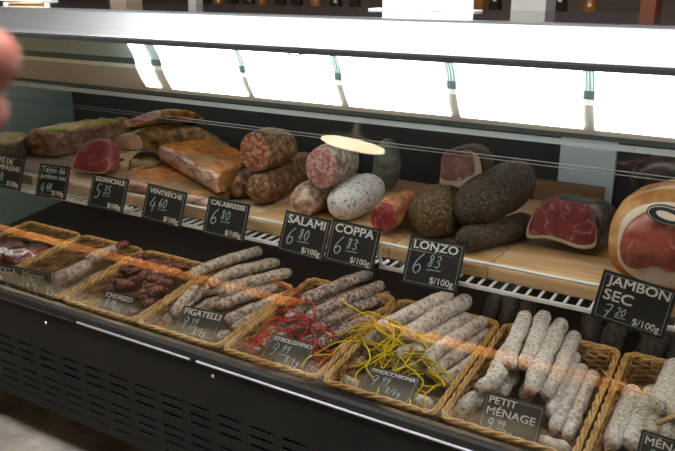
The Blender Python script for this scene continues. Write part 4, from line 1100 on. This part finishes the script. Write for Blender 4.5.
def pendant(px, py, Y, dia, label):
    # where the ray from the eye, mirrored in the glass, reaches depth Y
    n = Vector((0, -gd.y, gd.x)); g0 = Vector((0, GB[0], GB[1]))
    hp = hit(px, py, g0, n); d = ray(px, py); d = d-2*d.dot(n)*n
    p = hp+d*((Y-hp.y)/d.y)
    t = thing('pendant_lamp', label, 'lamp', p, 'pendant lamps'); r = dia/2
    bm = bmesh.new(); tube(bm, [p+Vector((0, 0, -.004)), p+Vector((0, 0, .004))], r*.93, 40); link_mesh('diffuser', bm, M['lamp_glow'], t, smooth=False)
    bm = bmesh.new(); tube(bm, [p+Vector((0, 0, z)) for z in (.004, .02, .04, .05, .15)], [r, r*.96, r*.6, r*.2, .02], 40); link_mesh('shade', bm, M['lamp_shade'], t)
    bm = bmesh.new(); tube(bm, [p+Vector((0, 0, .15)), Vector((p.x, p.y, ZC))], .005, 8); link_mesh('cord', bm, M['lamp_shade'], t)
pendant(353, 144, -1.0, .40, 'round warm pendant lamp over the aisle, mirrored in the glass above the white coppa')

# ------------------------------------------------------------------ hand at the left edge
D = .27
P = lambda x, y, dd=0: far(x, y, D+dd)
bm = bmesh.new()
def limb(pts, rs): tube(bm, smooth_path(pts, 5), [rs[0]+(rs[-1]-rs[0])*0 if False else None for _ in ()] or interp(rs, 5), 14)
def interp(rs, n):
    out = []
    for a_, b2 in zip(rs, rs[1:]):
        for k in range(n): out.append(a_+(b2-a_)*k/n)
    out.append(rs[-1]); return out
def finger(pts, rs):
    pts = [P(*q_) for q_ in pts]; d = (pts[0]-pts[1]).normalized()
    tube(bm, [pts[0]+d*rs[0]*.75, pts[0]+d*rs[0]*.5]+smooth_path(pts, 5), [rs[0]*.35, rs[0]*.78]+interp(rs, 5), 16)
finger([(-7, 58), (-62, 52, .004), (-135, 58, .012), (-215, 82, .014)], [.0116, .0112, .0108, .0114])     # index
finger([(-15, 110, .004), (-70, 106, .006), (-145, 112, .014), (-222, 118, .014)], [.0100, .0102, .0102, .0110])  # middle
finger([(-40, 146, .016), (-88, 146, .016), (-155, 150, .018), (-225, 152, .014)], [.0076, .0086, .0092, .0104])  # ring
finger([(-92, 184, .024), (-130, 182, .022), (-178, 182, .02), (-228, 184, .014)], [.0066, .0074, .0080, .0092])  # little
finger([(-95, -18, -.006), (-150, -6, -.004), (-215, 34, .0), (-310, 100, .01)], [.0088, .0104, .0112, .0150])     # thumb
for (y0, y1) in ((84, 104), (118, 120), (150, 138), (182, 152)):
    tube(bm, smooth_path([P(-212, y0, .014), P(-300, (y0+y1)/2, .016), P(-395, y1, .014), P(-430, 124, .014)], 5), interp([.0125, .0145, .0160, .018], 5), 14)
tube(bm, smooth_path([P(-385, 122, .014), P(-455, 126, .014), P(-560, 140, .012), P(-760, 175, .01)], 5), interp([.021, .0235, .027, .034], 5), 18)
hand = link_mesh('person', bm, M['skin'])
tag(hand, 'person reaching in at the left edge, only blurred fingertips showing', 'person')
rm = hand.modifiers.new('skin_surface', 'REMESH'); rm.mode = 'VOXEL'; rm.voxel_size = .0018; rm.use_smooth_shade = True
sm = hand.modifiers.new('soften', 'SMOOTH'); sm.factor = .5; sm.iterations = 6
bm = bmesh.new(); tube(bm, smooth_path([P(-600, 146, .012), P(-700, 164, .01), P(-1000, 230, .0)], 5), interp([.035, .041, .052], 5), 20)
link_mesh('sleeve', bm, M['sleeve'], hand)

# ------------------------------------------------------------------ world and view
w = bpy.data.worlds.new('world'); S.world = w; w.use_nodes = True
bg = w.node_tree.nodes['Background']; bg.inputs[0].default_value = (.75, .8, .85, 1); bg.inputs[1].default_value = .05
S.view_settings.view_transform = 'Standard'; S.view_settings.look = 'None'
S.view_settings.exposure = 0; S.view_settings.gamma = 1; S.view_settings.use_curve_mapping = False
